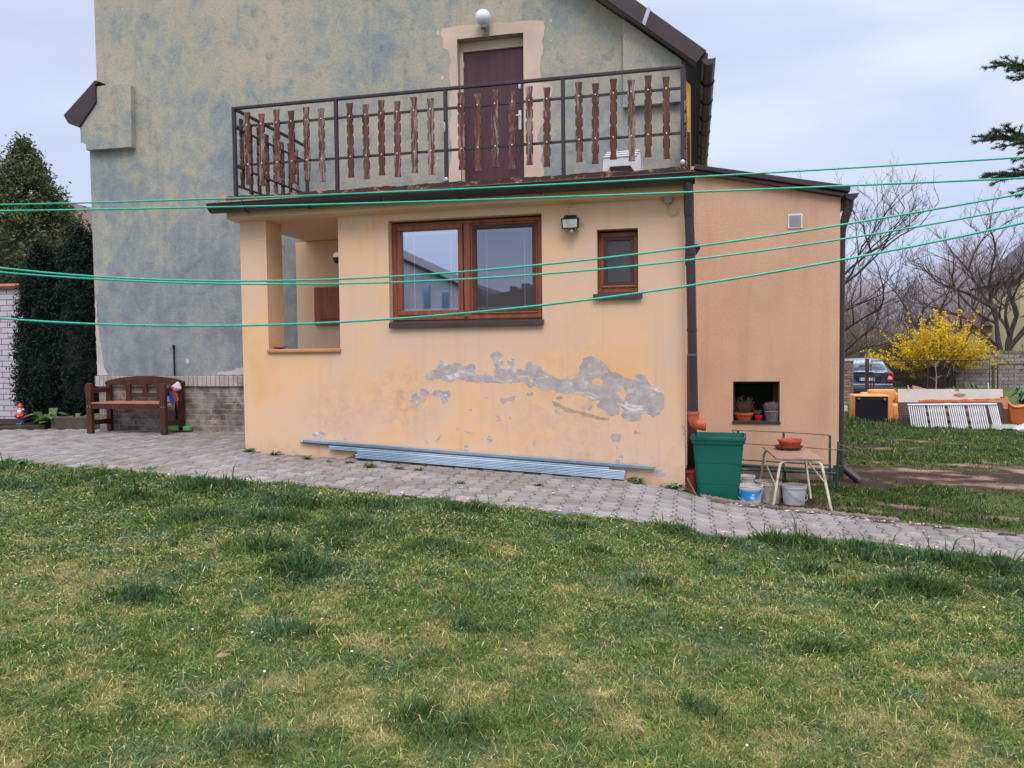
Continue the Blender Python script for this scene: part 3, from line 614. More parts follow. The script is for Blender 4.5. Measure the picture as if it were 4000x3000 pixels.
# yellow painted strip of the ground floor wall inside the porch, bare mortar scar along the base of the plaster
mb = MB(); mb.prism(jit([(-5.49, 1.17), (-5.2, 1.17), (-5.2, 3.08), (-5.49, 3.08)], .004, .12, 3), HY-.006, HY-.002); mb.box(-5.2, -3.95, HY-.006, HY-.002, .2, 3.08); mb.box(-5.485, -5.2, HY-.056, HY-.052, .3, 1.16); mb.build('painted_porch_wall', m_ext, house)
m_scar = M('pale bare plaster', lin(196, 190, 188), lin(172, 166, 164), 4, .9, .3, obj=False)
mb = MB()
mb.prism(jit([(-8.925, 1.17), (-8.925, 2.35), (-8.90, 2.3), (-8.885, 2.0), (-8.86, 1.75), (-8.83, 1.5), (-8.80, 1.3), (-8.74, 1.172)], .01, .05, 1), HY-.005, HY-.001); mb.build('bare_plaster_scar', m_scar, house); mb = MB()
mb.prism(jit([(-6.85, 1.17), (-6.8, 1.22), (-6.6, 1.235), (-6.35, 1.30), (-6.15, 1.26), (-5.9, 1.25), (-5.5, 1.23), (-5.5, 1.17)], .012, .05, 2), HY-.005, HY-.001); mb.build('bare_plaster_scar', m_scar, house); mb = MB()
q_ = W(732, 1411, HY); mb.prism([(q_.x-.035, q_.z), (q_.x-.01, q_.z+.045), (q_.x+.04, q_.z+.02), (q_.x+.03, q_.z-.035), (q_.x, q_.z-.045)], HY-.005, HY-.001)
mb.build('bare_plaster_scar', m_scar, house)

# ================================================================ EXTENSION
ext = thing('house_extension', 'flat roofed yellow plastered extension with porch opening and flaking paint', 'extension', (-2.6, 0, 0))
mb = MB()
XR, XL = 0.0, -5.24; ZT = 3.085; D = .25
opens = [(-3.33, -1.532, 1.80, 2.99), (-.926, -.486, 2.07, 2.78), (-4.89, -3.955, 1.50, 3.20)]
xb = sorted({XL, XR} | {o[0] for o in opens} | {o[1] for o in opens})
SS = []
for a, b in zip(xb[:-1], xb[1:]):
    top = ZT if b <= -3.9 else 3.16; o = [q for q in opens if q[0] <= a+1e-6 and q[1] >= b-1e-6]
    SS.append((a, b, [(-.3, -.3, o[0][2], o[0][2])]+([(o[0][3], o[0][3], top, top)] if o[0][3] < top else []) if o else [(-.3, -.3, top, top)]))
strips(mb, SS, 0, D)
for (a, b, c, d) in opens:
    dd = D if a > -3.9 else (.37 if 0 else D)
    d2 = min(d, 3.085 if a < -3.9 else d)
    quad(mb, (a, 0, c), (a, dd, c), (a, dd, d2), (a, 0, d2)); quad(mb, (b, 0, c), (b, dd, c), (b, dd, d2), (b, 0, d2)); quad(mb, (a, 0, c), (b, 0, c), (b, dd, c), (a, dd, c))
    if d < 3.1: quad(mb, (a, 0, d), (b, 0, d), (b, dd, d), (a, dd, d))
quad(mb, (XR, 0, -.3), (XR, HY, -.3), (XR, HY, 3.16), (XR, 0, 3.16)); quad(mb, (-3.955, D, -.1), (-3.955, HY-.01, -.1), (-3.955, HY-.01, 3.085), (-3.955, D, 3.085))
quad(mb, (XL, 0, -.1), (XL, .37, -.1), (XL, .37, ZT), (XL, 0, ZT))
mb.build('wall', m_ext, ext, fix=False)
mb = MB(); mb.box(XL+.004, -4.894, D-.01, .37, 0, 3.083); mb.build('corner_pillar', m_ext, ext)
mb = MB(); mb.box(-3.94, -.02, .3, .31, .2, 3.1); mb.build('dark_room_sheet', M('dark interior', lin(58, 60, 72), None, 2, .9, 0), ext)  # thin dark sheet, room shade behind both windows put into its colour
# slab with sloping cornice
mb = MB(); mb.prism([(-.13, 3.095), (.0, 3.075), (HY-.004, 3.09), (HY-.004, 3.26), (-.13, 3.26)], -5.33, .07, 'x'); mb.build('balcony_slab', m_ext, ext, bevel=.006)
# terracotta edge of the balcony floor
mb = MB(); mb.box(-5.36, .10, -.205, .12, 3.262, 3.288); mb.build('tile_edge', m_tileclean, ext, bevel=.004)
mb = MB(); P = [(-5.3, 3.2895)]
for i in range(110): P.append((-5.3+5.36*i/109, 3.335+(.012*(i/109))+random.uniform(-.005, .006)+(.006 if i % 17 < 9 else 0)))
P.append((.06, 3.2895)); mb.prism(P, -.185, .02); mb.box(-5.3, .06, .021, HY-.01, 3.2895, 3.335); mb.build('balcony_floor', m_tile, ext)
mb = MB(); mb.prism([(-.02, 3.317), (.09, 3.317), (.10, 3.35), (-.12, 3.345), (-.2, 3.317)], -.18, -.155); mb.build('broken_tile', m_tileclean, ext)
mb = MB(); mb.prism([(-5.37, 3.317), (-5.24, 3.317), (-5.33, 3.37), (-5.37, 3.385)], -.18, -.155); mb.build('broken_tile', m_tileclean, ext)
mb = MB(); gutter(mb, (-5.47, -.215, 3.245), (.105, -.215, 3.262), .1, (0, 1, 0)); mb.build('gutter', m_brown, ext, smooth=True)
for k, gx in enumerate((-5.0, -4.2, -3.3, -2.4, -1.5, -.6)):
    mb = MB(); z = 3.245+.017*(gx+5.47)/5.575
    mb.tube([(gx, -.215+.106*math.cos(a), z+.106*math.sin(a)) for a in np.linspace(math.pi*.96, 2*math.pi, 10)], .009, 5); mb.box(gx-.012, gx+.012, -.14, -.1, z-.01, z+.05); mb.build('gutter_bracket', m_brown, ext)
# windows
def window(parent, x0, x1, z0, z1, sashes, mull=(), y=.1, glass=None, f=.05):
    mb = MB()
    mb.box(x0, x1, y, y+.07, z0, z0+f*1.7); mb.box(x0, x1, y, y+.07, z1-f*.8, z1); mb.box(x0, x0+f, y, y+.07, z0+f*1.7, z1-f*.8); mb.box(x1-f, x1, y, y+.07, z0+f*1.7, z1-f*.8)
    for a, b in mull: mb.box(a, b, y+.0005, y+.07, z0+f*1.7, z1-f*.8)
    wdw = mb.build('window', m_pvc, parent, bevel=.006)
    for (a, b, c, d, fr, kind, gm) in sashes:
        mb = MB(); yy = y-.012
        mb.box(a, b, yy, y+.05, c, c+fr); mb.box(a, b, yy, y+.05, d-fr, d); mb.box(a, a+fr, yy, y+.05, c+fr, d-fr); mb.box(b-fr, b, yy, y+.05, c+fr, d-fr)
        mb.build('sash_frame', m_pvc, wdw, bevel=.008)
        A, B, C_, D_ = a+fr, b-fr, c+fr, d-fr
        if kind == 'screen':
            g = .04; mb = MB(); ys = y-.006
            mb.box(A, B, ys, y+.02, C_, C_+g); mb.box(A, B, ys, y+.02, D_-g, D_); mb.box(A, A+g, ys, y+.02, C_+g, D_-g); mb.box(B-g, B, ys, y+.02, C_+g, D_-g); mb.build('screen_frame', m_pvcdark, wdw, bevel=.003)
            A, B, C_, D_ = A+g, B-g, C_+g, D_-g
            mb = MB(); quad(mb, (A, y+.004, C_), (B, y+.004, C_), (B, y+.004, D_), (A, y+.004, D_)); mb.build('insect_screen', m_screen, wdw, fix=False)
        mb = MB(); quad(mb, (A, y+.03, C_), (B, y+.03, C_), (B, y+.03, D_), (A, y+.03, D_)); mb.build('pane', gm, wdw, fix=False)
    return wdw
m_glassL = glassmat('coated glazing', .66, (.78, .85, 1.0, 1), (.75, .78, .85, 1)); m_glassR = glassmat('coated glazing behind screen', .55, (.76, .83, 1.0, 1), (.75, .75, .8, 1)); m_glassS = glassmat('small glazing', .1, (.8, .8, .9, 1), (.35, .35, .42, 1))
nn = NT('insect mesh'); dfs = nn.n('ShaderNodeBsdfDiffuse'); dfs.inputs[0].default_value = lin(112, 108, 112); tr = nn.n('ShaderNodeBsdfTransparent'); mm = nn.n('ShaderNodeMixShader'); mm.inputs[0].default_value = .33
nn.l(tr.outputs[0], mm.inputs[1]); nn.l(dfs.outputs[0], mm.inputs[2]); nn.l(mm.outputs[0], nn.o.inputs[0]); m_screen = nn.m
w1 = window(ext, -3.322, -1.55, 1.85, 2.97, [(-3.268, -2.467, 1.905, 2.938, .058, 'glass', m_glassL), (-2.374, -1.60, 1.905, 2.925, .02, 'screen', m_glassR)], [(-2.46, -2.38)])
mb = MB()
for x in (-3.067, -2.623, -2.196, -1.756): mb.box(x-.0065, x+.0065, .136, .139, 1.97, 2.86)
mb.box(-3.2, -2.53, .136, .15, 2.835, 2.868); mb.box(-3.2, -2.53, .136, .15, 1.966, 1.985); mb.box(-2.31, -1.66, .136, .15, 2.835, 2.868); mb.box(-2.31, -1.66, .136, .15, 1.966, 1.985)
mb.build('blind', M('white blind', lin(245, 245, 250), lin(240, 240, 246), 3, .5, 0), w1)
w2 = window(ext, -.918, -.49, 2.095, 2.755, [(-.895, -.505, 2.155, 2.735, .028, 'screen', m_glassS)])
mb = MB(); mb.box(-.655, -.64, .2, .21, 2.24, 2.5); mb.box(-.65, -.56, .2, .21, 2.36, 2.375); mb.box(-.69, -.56, .2, .21, 2.58, 2.66); mb.build('inner_blind', m_grey, w2)
for (a, b, z) in ((-3.325, -1.512, 1.80), (-.965, -.44, 2.065)):
    mb = MB(); mb.prism([(.1, z+.045), (-.045, z+.018), (-.05, z-.04), (-.035, z-.04), (-.03, z+.002), (.1, z+.02)], a, b, 'x'); mb.build('window_sill', m_brown, ext, bevel=.003)
for x in (-3.1, -2.75, -2.4, -2.02, -1.66): pass
mb = MB(); mb.box(-2.455, -2.42, .085, .1, 1.875, 1.885); mb.build('drain_cap', m_pvc, w1)
mb = MB(); mb.rbox(-4.9, -3.945, -.035, D+.03, 1.49, 1.535, .012); mb.build('porch_sill', M('ochre painted sill', lin(200, 146, 96), None, 3, .7, .1), ext)
mb = MB(); mb.box(-5.19, -4.2, HY-.06, HY-.007, 1.88, 2.42); cb = mb.build('meter_cupboard', m_pvc, ext, bevel=.005)
mb = MB(); mb.prism([(-5.10, 1.97), (-4.3, 1.97), (-4.3, 2.33), (-5.10, 2.33)], HY-.072, HY-.06); mb.build('cupboard_panel', m_pvc, cb, bevel=.008)
# flaking paint : exposed grey plaster, built from the traced outlines of the bare areas
cw = lambda x, y: (1500+x*.5425, 1300+y*.5425)
main = [(283, 310), (300, 290), (345, 270), (385, 250), (392, 205), (430, 215), (470, 226), (505, 215), (560, 228), (600, 240), (640, 218), (655, 235), (648, 275), (665, 300), (700, 300), (735, 288), (750, 305), (790, 312), (800, 250), (785, 205), (765, 170), (790, 140), (820, 130), (850, 160), (857, 205), (850, 245), (868, 270), (895, 255), (885, 200), (910, 183), (940, 190), (935, 230), (960, 258), (1000, 270), (1025, 262), (1025, 225), (1055, 205), (1100, 235), (1135, 268), (1175, 290), (1215, 305), (1235, 325), (1290, 330), (1330, 322), (1375, 320), (1408, 285), (1412, 235), (1435, 185), (1490, 162), (1545, 185), (1600, 225), (1615, 265), (1680, 290), (1730, 325), (1790, 345), (1805, 312), (1840, 293), (1885, 310), (1905, 360), (1930, 400), (1990, 410), (2015, 450), (2020, 520), (1990, 580), (1935, 612), (1902, 590), (1895, 555), (1870, 580), (1845, 630), (1790, 638), (1725, 620), (1735, 560), (1722, 510), (1705, 500), (1700, 530), (1695, 590), (1650, 600), (1600, 575), (1560, 540), (1530, 520), (1560, 490), (1480, 490), (1430, 460), (1390, 440), (1340, 430), (1290, 440), (1240, 430), (1190, 405), (1175, 425), (1130, 410), (1100, 385), (1040, 390), (1020, 365), (960, 355), (900, 358), (840, 362), (780, 355), (720, 355), (665, 362), (640, 350), (560, 340), (500, 350), (440, 340), (390, 330), (365, 325), (345, 345), (310, 335)]
small = [[(185, 490), (225, 430), (255, 440), (265, 400), (300, 395), (330, 430), (310, 452), (280, 458), (262, 485), (235, 527), (222, 495)], [(340, 445), (380, 410), (420, 425), (465, 415), (480, 440), (455, 500), (425, 515), (410, 480), (405, 455)],
    [(835, 480), (860, 470), (900, 465), (930, 455), (965, 460), (910, 490), (855, 522)], [(795, 592), (815, 595), (835, 615), (860, 680), (848, 660), (835, 630)], [(900, 603), (913, 615), (905, 618)], [(580, 712), (610, 712), (648, 722), (610, 720)], [(515, 692), (540, 688), (535, 705)],
    [(370, 780), (385, 762), (420, 735), (400, 765), (378, 784)], [(1672, 905), (1700, 885), (1725, 895), (1700, 925), (1672, 935)], [(1460, 540), (1480, 522), (1500, 518), (1490, 550), (1475, 558)], [(1795, 715), (1810, 688), (1815, 710), (1850, 718), (1805, 730)], [(1075, 780), (1090, 770), (1080, 810)], [(1674, 820), (1684, 815), (1682, 850)],
    [(2140, 670), (2160, 670), (2160, 740), (2148, 735)], [(2060, 1130), (2090, 1120), (2160, 1100), (2160, 1150), (2100, 1150)]]
def blob(cx, cy, rx, ry, n=16, s=1):
    r = random.Random(int(cx+cy)); return [(cx+rx*math.cos(a)*r.uniform(.82, 1.1), cy+ry*math.sin(a)*r.uniform(.82, 1.1)) for a in np.linspace(0, 2*math.pi, n, endpoint=False)]
for c in ((760, 765, 20, 26), (593, 828, 15, 20), (1668, 755, 40, 34), (1983, 1012, 46, 30), (1243, 568, 11, 15), (1052, 440, 24, 12), (1262, 467, 26, 12), (1437, 543, 13, 15), (622, 555, 12, 7), (820, 632, 8, 7), (707, 768, 6, 6), (312, 790, 6, 8), (600, 725, 5, 4), (1880, 1170, 25, 10), (735, 460, 22, 9), (-470, 735, 48, 24), (-280, 765, 14, 10)): small.append(blob(*c))
def rag_edge(P, seed):
    r = random.Random(seed)
    for lv in range(3):
        Q = []
        for i in range(len(P)):
            a = P[i]; b = P[(i+1) % len(P)]; L = math.hypot(b[0]-a[0], b[1]-a[1]); Q.append(a)
            if L > .007: o_ = r.gauss(0, .13)*L; Q.append(((a[0]+b[0])/2-(b[1]-a[1])/L*o_, (a[1]+b[1])/2+(b[0]-a[0])/L*o_))
        P = Q
    return P
m_bare = (lambda n: n.bump(n.noise(n.pos(), 60, 4), .4, .004).fin(n.mix(n.ramp(n.noise(n.pos((1, 1, 2.4)), 4.5, 7, .7, 1.2), [(.53, BW(0)), (.66, BW(.8))]), n.ramp(n.noise(n.pos(), 7, 7, .7), [(.4, lin(162, 152, 153)), (.6, lin(184, 174, 172))]), lin(222, 220, 228)), .92))(NT('bare grey plaster'))
mb = MB(); mb.prism(rag_edge(wallpoly(main, 0, cw), 6), -.0016, -.0004); mb.build('bare_plaster_patch', m_bare, ext)
for k, s_ in enumerate(small): mb = MB(); mb.prism(rag_edge(wallpoly(s_, 0, cw), k), -.0016, -.0004); mb.build('bare_plaster_patch', m_bare, ext)
for pl in ([(1492, 345), (1520, 325), (1560, 335), (1580, 350), (1575, 375), (1540, 382), (1505, 370)], [(1708, 395), (1725, 395), (1742, 450), (1730, 480), (1712, 488), (1692, 455)], [(1428, 322), (1440, 315), (1442, 340), (1432, 345)], [(1040, 335), (1065, 330), (1078, 352), (1060, 362)]): mb = MB(); mb.prism(wallpoly(pl, 0, cw, (.002, .012), 3), -.0024, -.0017); mb.build('paint_island', m_ext, ext)
mb = MB(); mb.prism(wallpoly([(1205, 488), (1260, 508), (1310, 535), (1350, 552), (1430, 565), (1520, 597), (1625, 617), (1620, 630), (1560, 628), (1500, 612), (1440, 600), (1400, 575), (1350, 578), (1310, 570), (1270, 540), (1225, 520)], 0, cw, (.006, .012), 5), -.0016, -.0004)
mb.build('algae_stained_patch', M('algae stained plaster', lin(186, 164, 136), lin(158, 144, 124), 14, .9, .3, obj=False), ext)
mb = MB(); mb.prism(jit([(-4.1, .215), (-3.95, .225), (-3.82, .27), (-3.78, .32), (-3.72, .36), (-3.66, .36), (-3.66, .19), (-3.9, .2)], .008, .03, 5), -.004, -.0005); mb.build('crumbled_base', M('crumbled rubble', lin(160, 132, 112), lin(110, 92, 82), 30, .95, .8, 40, .01, obj=False), ext)
# right downpipe with terracotta drain elbow
dp = thing('downpipe', 'dark brown rain downpipe ending in an orange drain elbow at the extension corner', 'downpipe', (.07, -.14, .7))
mb = MB(); mb.tube([(.04, -.215, 3.22), (.04, -.215, 3.12), (.042, -.2, 3.05)], .049, 16); mb.tube([(.042, -.2, 3.06), (.045, -.16, 2.86)], .052, 16); mb.tube([(.045, -.16, 2.90), (.058, -.13, 2.5)], .048, 16); mb.tube([(.058, -.13, 2.55), (.089, -.13, .80)], .048, 16)
mb.build('pipe', m_brown, dp, smooth=True)
for z, x in ((2.47, .06), (1.42, .077), (1.68, .073)):
    mb = MB(); mb.tube([(x, -.13, z-.012), (x, -.13, z+.012)], .053, 16); mb.build('pipe_collar', m_brown if z > 1.5 else M('zinc clamp', lin(120, 116, 120), None, 6, .4, 0, metal=.5), dp, smooth=True)
mb = MB(); mb.tube([(.089, -.13, .83), (.089, -.13, .80)], .062, 18); mb.tube([(.089, -.13, .82), (.09, -.13, .745), (.10, -.13, .715), (.125, -.13, .695), (.15, -.13, .69), (.215, -.13, .69)], .056, 18); mb.tube([(.17, -.13, .69), (.212, -.13, .69)], .062, 18)
mb.build('drain_elbow', m_terra, dp, smooth=True)

# ================================================================ ANNEX
ann = thing('annex', 'lean-to annex with apricot rough render and sloping dark roof', 'annex', (.95, HY, 0))
AX = 1.842; at_ = lambda x: 3.70+(x-.127)*(3.31-3.70)/(1.842-.127)
mb = MB(); wn0, wn1, wz0, wz1 = .582, 1.147, .555, 1.062
strips(mb, [(0.0, wn0, [(-.02, -.02, at_(0), at_(wn0))]), (wn0, wn1, [(-.02, -.02, wz0, wz0), (wz1, wz1, at_(wn0), at_(wn1))]), (wn1, AX, [(-.02, -.02, at_(wn1), at_(AX))])], HY, HY+.3)
for a in (wn0, wn1): quad(mb, (a, HY, wz0), (a, HY+.28, wz0), (a, HY+.28, wz1), (a, HY, wz1))
for z in (wz0, wz1): quad(mb, (wn0, HY, z), (wn1, HY, z), (wn1, HY+.28, z), (wn0, HY+.28, z))
quad(mb, (AX, HY, -.02), (AX, 6, -.02), (AX, 6, 3.31), (AX, HY, 3.31)); quad(mb, (0, 6, -.02), (AX, 6, -.02), (AX, 6, 3.31), (0, 6, 3.7)); mb.build('wall', m_annex, ann, fix=False)
mb = MB(); mb.box(.01, AX-.012, HY+.012, 6, -.5, -.021); mb.build('plinth', m_conc, ann)
mb = MB(); mb.box(1.78, 1.9, 1.78, 2.0, -.4, .02); mb.build('corner_block', m_concdark, ann, bevel=.01)
mb = MB(); mb.prism([(.10, 3.742), (1.93, 3.355), (1.935, 3.425), (.10, 3.80)], HY-.12, 6); mb.build('roof', m_roofdark, ann, bevel=.005)
mb = MB(); mb.prism([(.10, 3.70), (1.87, 3.315), (1.875, 3.352), (.10, 3.74)], HY-.08, HY+.1); mb.build('verge_trim', M('dark trim board', lin(92, 80, 86), None, 3, .5, .05), ann, bevel=.003)
mb = MB(); gutter(mb, (1.955, HY-.1, 3.335), (1.955, 6, 3.32), .074, (1, 0, 0)); mb.build('gutter', m_brown, ann, smooth=True)
mb = MB(); mb.tube([(1.94, HY+.02, 3.27), (1.93, HY+.02, 3.16), (1.90, HY+.03, 3.05), (1.875, HY+.05, 2.92), (1.872, HY+.06, 2.75), (1.872, HY+.06, .1), (1.90, HY+.05, -.02), (2.0, HY, -.1), (2.08, HY-.04, -.17)], [.06, .055, .05, .042, .04, .04, .045, .05, .045], 12); mb.build('downpipe', m_brown, ann, smooth=True)
mb = MB(); mb.box(wn0, wn1, HY+.26, HY+.275, wz0, wz1); mb.build('window_dark_sheet', m_lining_dark, ann)  # black sheet, its colour stands in for the unlit space behind the pane
mb = MB(); f = .035; y_ = HY+.2
mb.box(wn0, wn1, y_, y_+.04, wz1-f, wz1-.001); mb.box(wn0+.001, wn0+f, y_, y_+.04, wz0, wz1-f); mb.box(wn1-f*1.8, wn1-.001, y_, y_+.04, wz0, wz1-f); wf = mb.build('window', m_bench, ann)
mb = MB(); quad(mb, (wn0+f, y_+.02, wz0), (wn1-f, y_+.02, wz0), (wn1-f, y_+.02, wz1-f), (wn0+f, y_+.02, wz1-f)); mb.build('pane', glassmat('dark basement glass', .015, (.6, .65, .9, 1), (.1, .12, .2, 1)), wf, fix=False)
mb = MB(); mb.box(wn0-.01, wn1+.01, HY-.02, HY+.2, wz0-.028, wz0-.001+.004); mb.build('window_sill', m_concdark, ann, bevel=.003)
v0 = W(3078, 837, HY); v1 = W(3134, 891, HY)
mb = MB(); mb.box(v0.x, v1.x, HY-.012, HY-.001, v1.z, v0.z); vg = mb.build('vent_grille', m_white, ann, bevel=.003)
mb = MB(); nsl = 13
for i in range(nsl):
    z = v1.z+.018+(v0.z-v1.z-.036)*(i+.5)/nsl; M_ = Matrix.Translation((0, HY-.014, z)) @ Matrix.Rotation(R(35), 4, 'X'); mb.box(v0.x+.016, v1.x-.016, -.005, .004, -.0012, .0012, M_)
mb.box(v0.x+.014, v1.x-.014, HY-.0135, HY-.0121, v1.z+.014, v0.z-.014)
mb.build('louvres', M('shaded louvres', lin(186, 186, 202), None, 3, .6, 0), vg)
# things fixed on walls
lamp = thing('globe_lamp', 'white glass globe lamp above the upstairs door', 'lamp', (-2.615, HY-.1, 5.8))
mb = MB(); mb.ball((-2.615, HY-.13, 5.895), .105, 24, 16); mb.build('globe', m_globe, lamp, smooth=True)
mb = MB(); mb.lathe([(.04, -.03), (.05, 0), (.045, .02)], (-2.615, HY-.12, 5.79), 20); mb.tube([(-2.615, HY-.12, 5.77), (-2.615, HY-.02, 5.765)], .02, 10); mb.box(-2.66, -2.57, HY-.02, HY-.003, 5.72, 5.82); mb.build('lamp_holder', m_grey, lamp, smooth=True)
fl = thing('floodlight', 'black framed halogen floodlight between the two windows', 'floodlight', (-1.2, -.02, 2.85))
Mx = Matrix.Translation((-1.2, -.08, 2.85)) @ Matrix.Rotation(R(12), 4, 'X')
mb = MB()
mb.prism([(-.095, .055), (.095, .055), (.088, -.055), (-.088, -.055)], -.045, .03)
mb.prism([(-.075, .056), (.075, .056), (.06, .085), (-.06, .085)], -.02, .03)
mb.v = [tuple(Mx @ Vector(v)) for v in mb.v]; mb.tube([(-1.2, -.05, 2.85), (-1.2, 0, 2.85)], .02, 8); mb.build('housing', m_black, fl, bevel=.005)
mb = MB(); mb.prism([(-.08, .043), (.08, .043), (.075, -.044), (-.075, -.044)], -.049, -.046); mb.v = [tuple(Mx @ Vector(v)) for v in mb.v]; mb.build('lens', M('frosted lens', lin(170, 172, 168), lin(200, 202, 200), 20, .2, 0), fl)
mb = MB(); mb.ball((-1.183, -.09, 2.77), .03, 14, 10); mb.build('motion_sensor', m_black, fl, smooth=True)
mb = MB(); mb.ball((-1.183, -.102, 2.757), .024, 14, 10); mb.build('sensor_lens', m_grey, fl, smooth=True)
cb = thing('cable', 'thin cream cable looping from the cornice down to the floodlight', 'cable', (-1.2, -.01, 3.0))
mb = MB(); mb.tube([(-.55, -.008, 3.078), (-.9, -.008, 3.076), (-1.19, -.008, 3.068), (-1.225, -.012, 3.045), (-1.237, -.014, 3.0), (-1.225, -.016, 2.97), (-1.2, -.03, 2.935)], .004, 6); mb.tube([(-1.09, -.02, 2.86), (-1.07, -.03, 2.852)], .006, 6); mb.build('wire', M('cream wire', lin(206, 186, 166), None, 3, .6, 0), cb)
jb = thing('junction_box', 'small grey junction box under the gutter with a dangling wire end', 'junction box', (-.17, -.03, 3.05))
mb = MB(); mb.rbox(-.213, -.128, -.045, -.001, 3.02, 3.09, .006); mb.build('box_body', m_grey, jb); 
for p_, q_, r_ in (((-.171, -.025, 3.02), (-.171, -.025, 3.0), .013), ((-.255, -.02, 3.065), (-.213, -.02, 3.06), .009), ((-.128, -.02, 3.075), (-.1, -.02, 3.075), .01)): mb = MB(); mb.tube([p_, q_], r_, 10); mb.build('cable_gland', m_grey, jb)
mb = MB(); mb.tube([(-.171, -.025, 3.0), (-.175, -.025, 2.94), (-.165, -.022, 2.905), (-.13, -.02, 2.895), (-.085, -.018, 2.905), (-.072, -.015, 2.93), (-.074, -.012, 2.955)], .0045, 6); mb.build('dangling_wire', bpy.data.materials['cream wire'], jb)
ln = thing('porch_lantern', 'smoky glass globe wall lantern with black base inside the porch', 'lantern', (-3.96, .12, 2.6))
mb = MB(); mb.ball((-4.02, .12, 2.62), .062, 16, 12); mb.build('glass_globe', M('smoky opal glass', lin(200, 186, 172), None, 3, .2, 0), ln, smooth=True)
mb = MB(); mb.lathe([(.03, -.075), (.052, -.05), (.062, -.02), (.06, 0)], (-4.02, .12, 2.62), 16); mb.tube([(-4.02, .12, 2.56), (-3.96, .12, 2.56)], .012, 8); mb.box(-3.975, -3.956, .07, .17, 2.52, 2.78); mb.build('lantern_bracket', m_black, ln, smooth=True)
ds = MB(); ds.lathe([(.0, 0), (.05, .004), (.075, .016), (.08, .02), (.072, .018), (.045, .008), (.0, .005)], (-4.80, .1, 1.536), 22, closed=False); tag(ds.build('ashtray', m_bench, smooth=True), 'small brown dish left on the ochre porch sill', 'dish')
wl = MB(); wl.prism([(.0, 2.62), (.165, 2.60), (.055, 2.43), (.0, 2.42)], .42, .56); wl.prism([(-.0, 2.5), (.01, 2.62), (.16, 2.605), (.165, 2.625), (0, 2.65)], .40, .58); tag(wl.build('side_lamp', m_black, bevel=.004), 'black wedge shaped lamp on the extension side wall behind the downpipe', 'lamp')

# ================================================================ BALCONY RAILING
rail = thing('balcony_railing', 'dark steel balcony railing with weathered scalloped wooden boards', 'railing', (-2.6, -.05, 3.38))
PX_ = [-5.245, -3.925, -2.6, -1.275, -.02]; RY = -.05; RT = 4.41
for x in PX_:
    mb = MB(); mb.box(x-.02, x+.02, RY-.02, RY+.02, 3.33, RT-.02); mb.build('post', m_rail, rail, bevel=.003)
mb = MB(); mb.box(-5.265, .0, RY-.022, RY+.022, RT-.02, RT+.012); mb.build('handrail', m_rail, rail, bevel=.004)
for z in (4.19, 3.73):
    for a, b in zip(PX_[:-1], PX_[1:]): mb = MB(); mb.box(a+.021, b-.021, RY-.012, RY+.012, z-.012, z+.012); mb.build('crossbar', m_rail, rail)
for sx, yend in ((-5.245, 1.72), (-.02, 1.72)):
    mb = MB(); mb.box(sx-.018, sx+.018, yend-.02, yend+.02, 3.38, RT-.02); mb.build('post', m_rail, rail, bevel=.003)
    mb = MB(); mb.box(sx-.02, sx+.02, RY+.023, yend+.06, RT-.02, RT+.011); mb.build('handrail', m_rail, rail, bevel=.004)
    for z in (4.19, 3.73, 3.5) if sx < -1 else (4.19, 3.73): mb = MB(); mb.box(sx-.011, sx+.011, RY+.021, yend-.021, z-.011, z+.011); mb.build('crossbar', m_rail, rail)
mb = MB(); mb.ball((-2.612, RY-.024, 3.98), .02, 8, 6, (.8, .25, 3)); mb.ball((-2.6, RY-.022, 3.40), .03, 8, 6, (.9, .4, 1)); mb.ball((-.02, RY-.022, 3.42), .03, 8, 6, (.9, .4, 1)); mb.build('bare_metal_patch', m_metal, rail)
def baluster_mesh():
    H = .84; notches = [.10, .225, .355, .485, .615, .745]; side = []
    for i in range(85):
        t = i/84*H; hw = .039
        for nn_ in notches: hw -= .0135*math.exp(-((t-nn_)/.017)**2)
        if t < .085: hw = .039-.011*(t/.085)
        if t > H-.075: hw = min(hw, .027+.011*((t-(H-.075))/.075))
        side.append((hw, t))
    poly = [(-h, -t) for h, t in side]+[(h, -t) for h, t in reversed(side)]
    return MB().prism(poly, -.011, .011)
b0 = baluster_mesh().build('baluster', m_bal, rail, local=True, bevel=.0025)
bolts = []
for z in (-.15, -.61):
    mb = MB(); mb.tube([(0, -.016, z), (0, -.011, z)], .0075, 10); o = mb.build('bolt', m_white, b0, local=True); bolts.append(o)
O = ORG[rail.name]
def place_b(o, x, y, zt, rz=0, tilt=0, first=False):
    o.location = (x-O.x, y-O.y, zt-O.z); o.rotation_euler = (0, tilt, rz)
    bb = bolts if first else [b.copy() for b in bolts]
    for b, zz in zip(bb, (4.19, 3.73)):
        if not first: COL.objects.link(b); b.parent = o
        b.location = (0, 0, (zz-zt)+(.15 if zz > 4 else .61))
bx_ = [-5.055, -4.865, -4.67, -4.48, -4.288, -4.098, -3.742, -3.55, -3.356, -3.164, -2.963, -2.768, -2.414, -2.221, -2.026, -1.829, -1.639, -1.445, -1.1, -.92, -.731, -.547, -.37, -.186]
first = True
for i, x in enumerate(bx_):
    o = b0 if first else b0.copy()
    if not first: COL.objects.link(o); o.parent = rail
    place_b(o, x, RY-.026, (4.338 if i % 2 == 0 else 4.308)+random.uniform(-.003, .003), random.uniform(-.03, .03), random.uniform(-.006, .012), first); first = False
for sx, rz, n0 in ((-5.245-.026, -math.pi/2, 8), (-.02+.026, math.pi/2, 8)):
    for k in range(n0):
        o = b0.copy(); COL.objects.link(o); o.parent = rail; place_b(o, sx, .14+k*.192, 4.338 if k % 2 == 0 else 4.308, rz, random.uniform(-.01, .01))
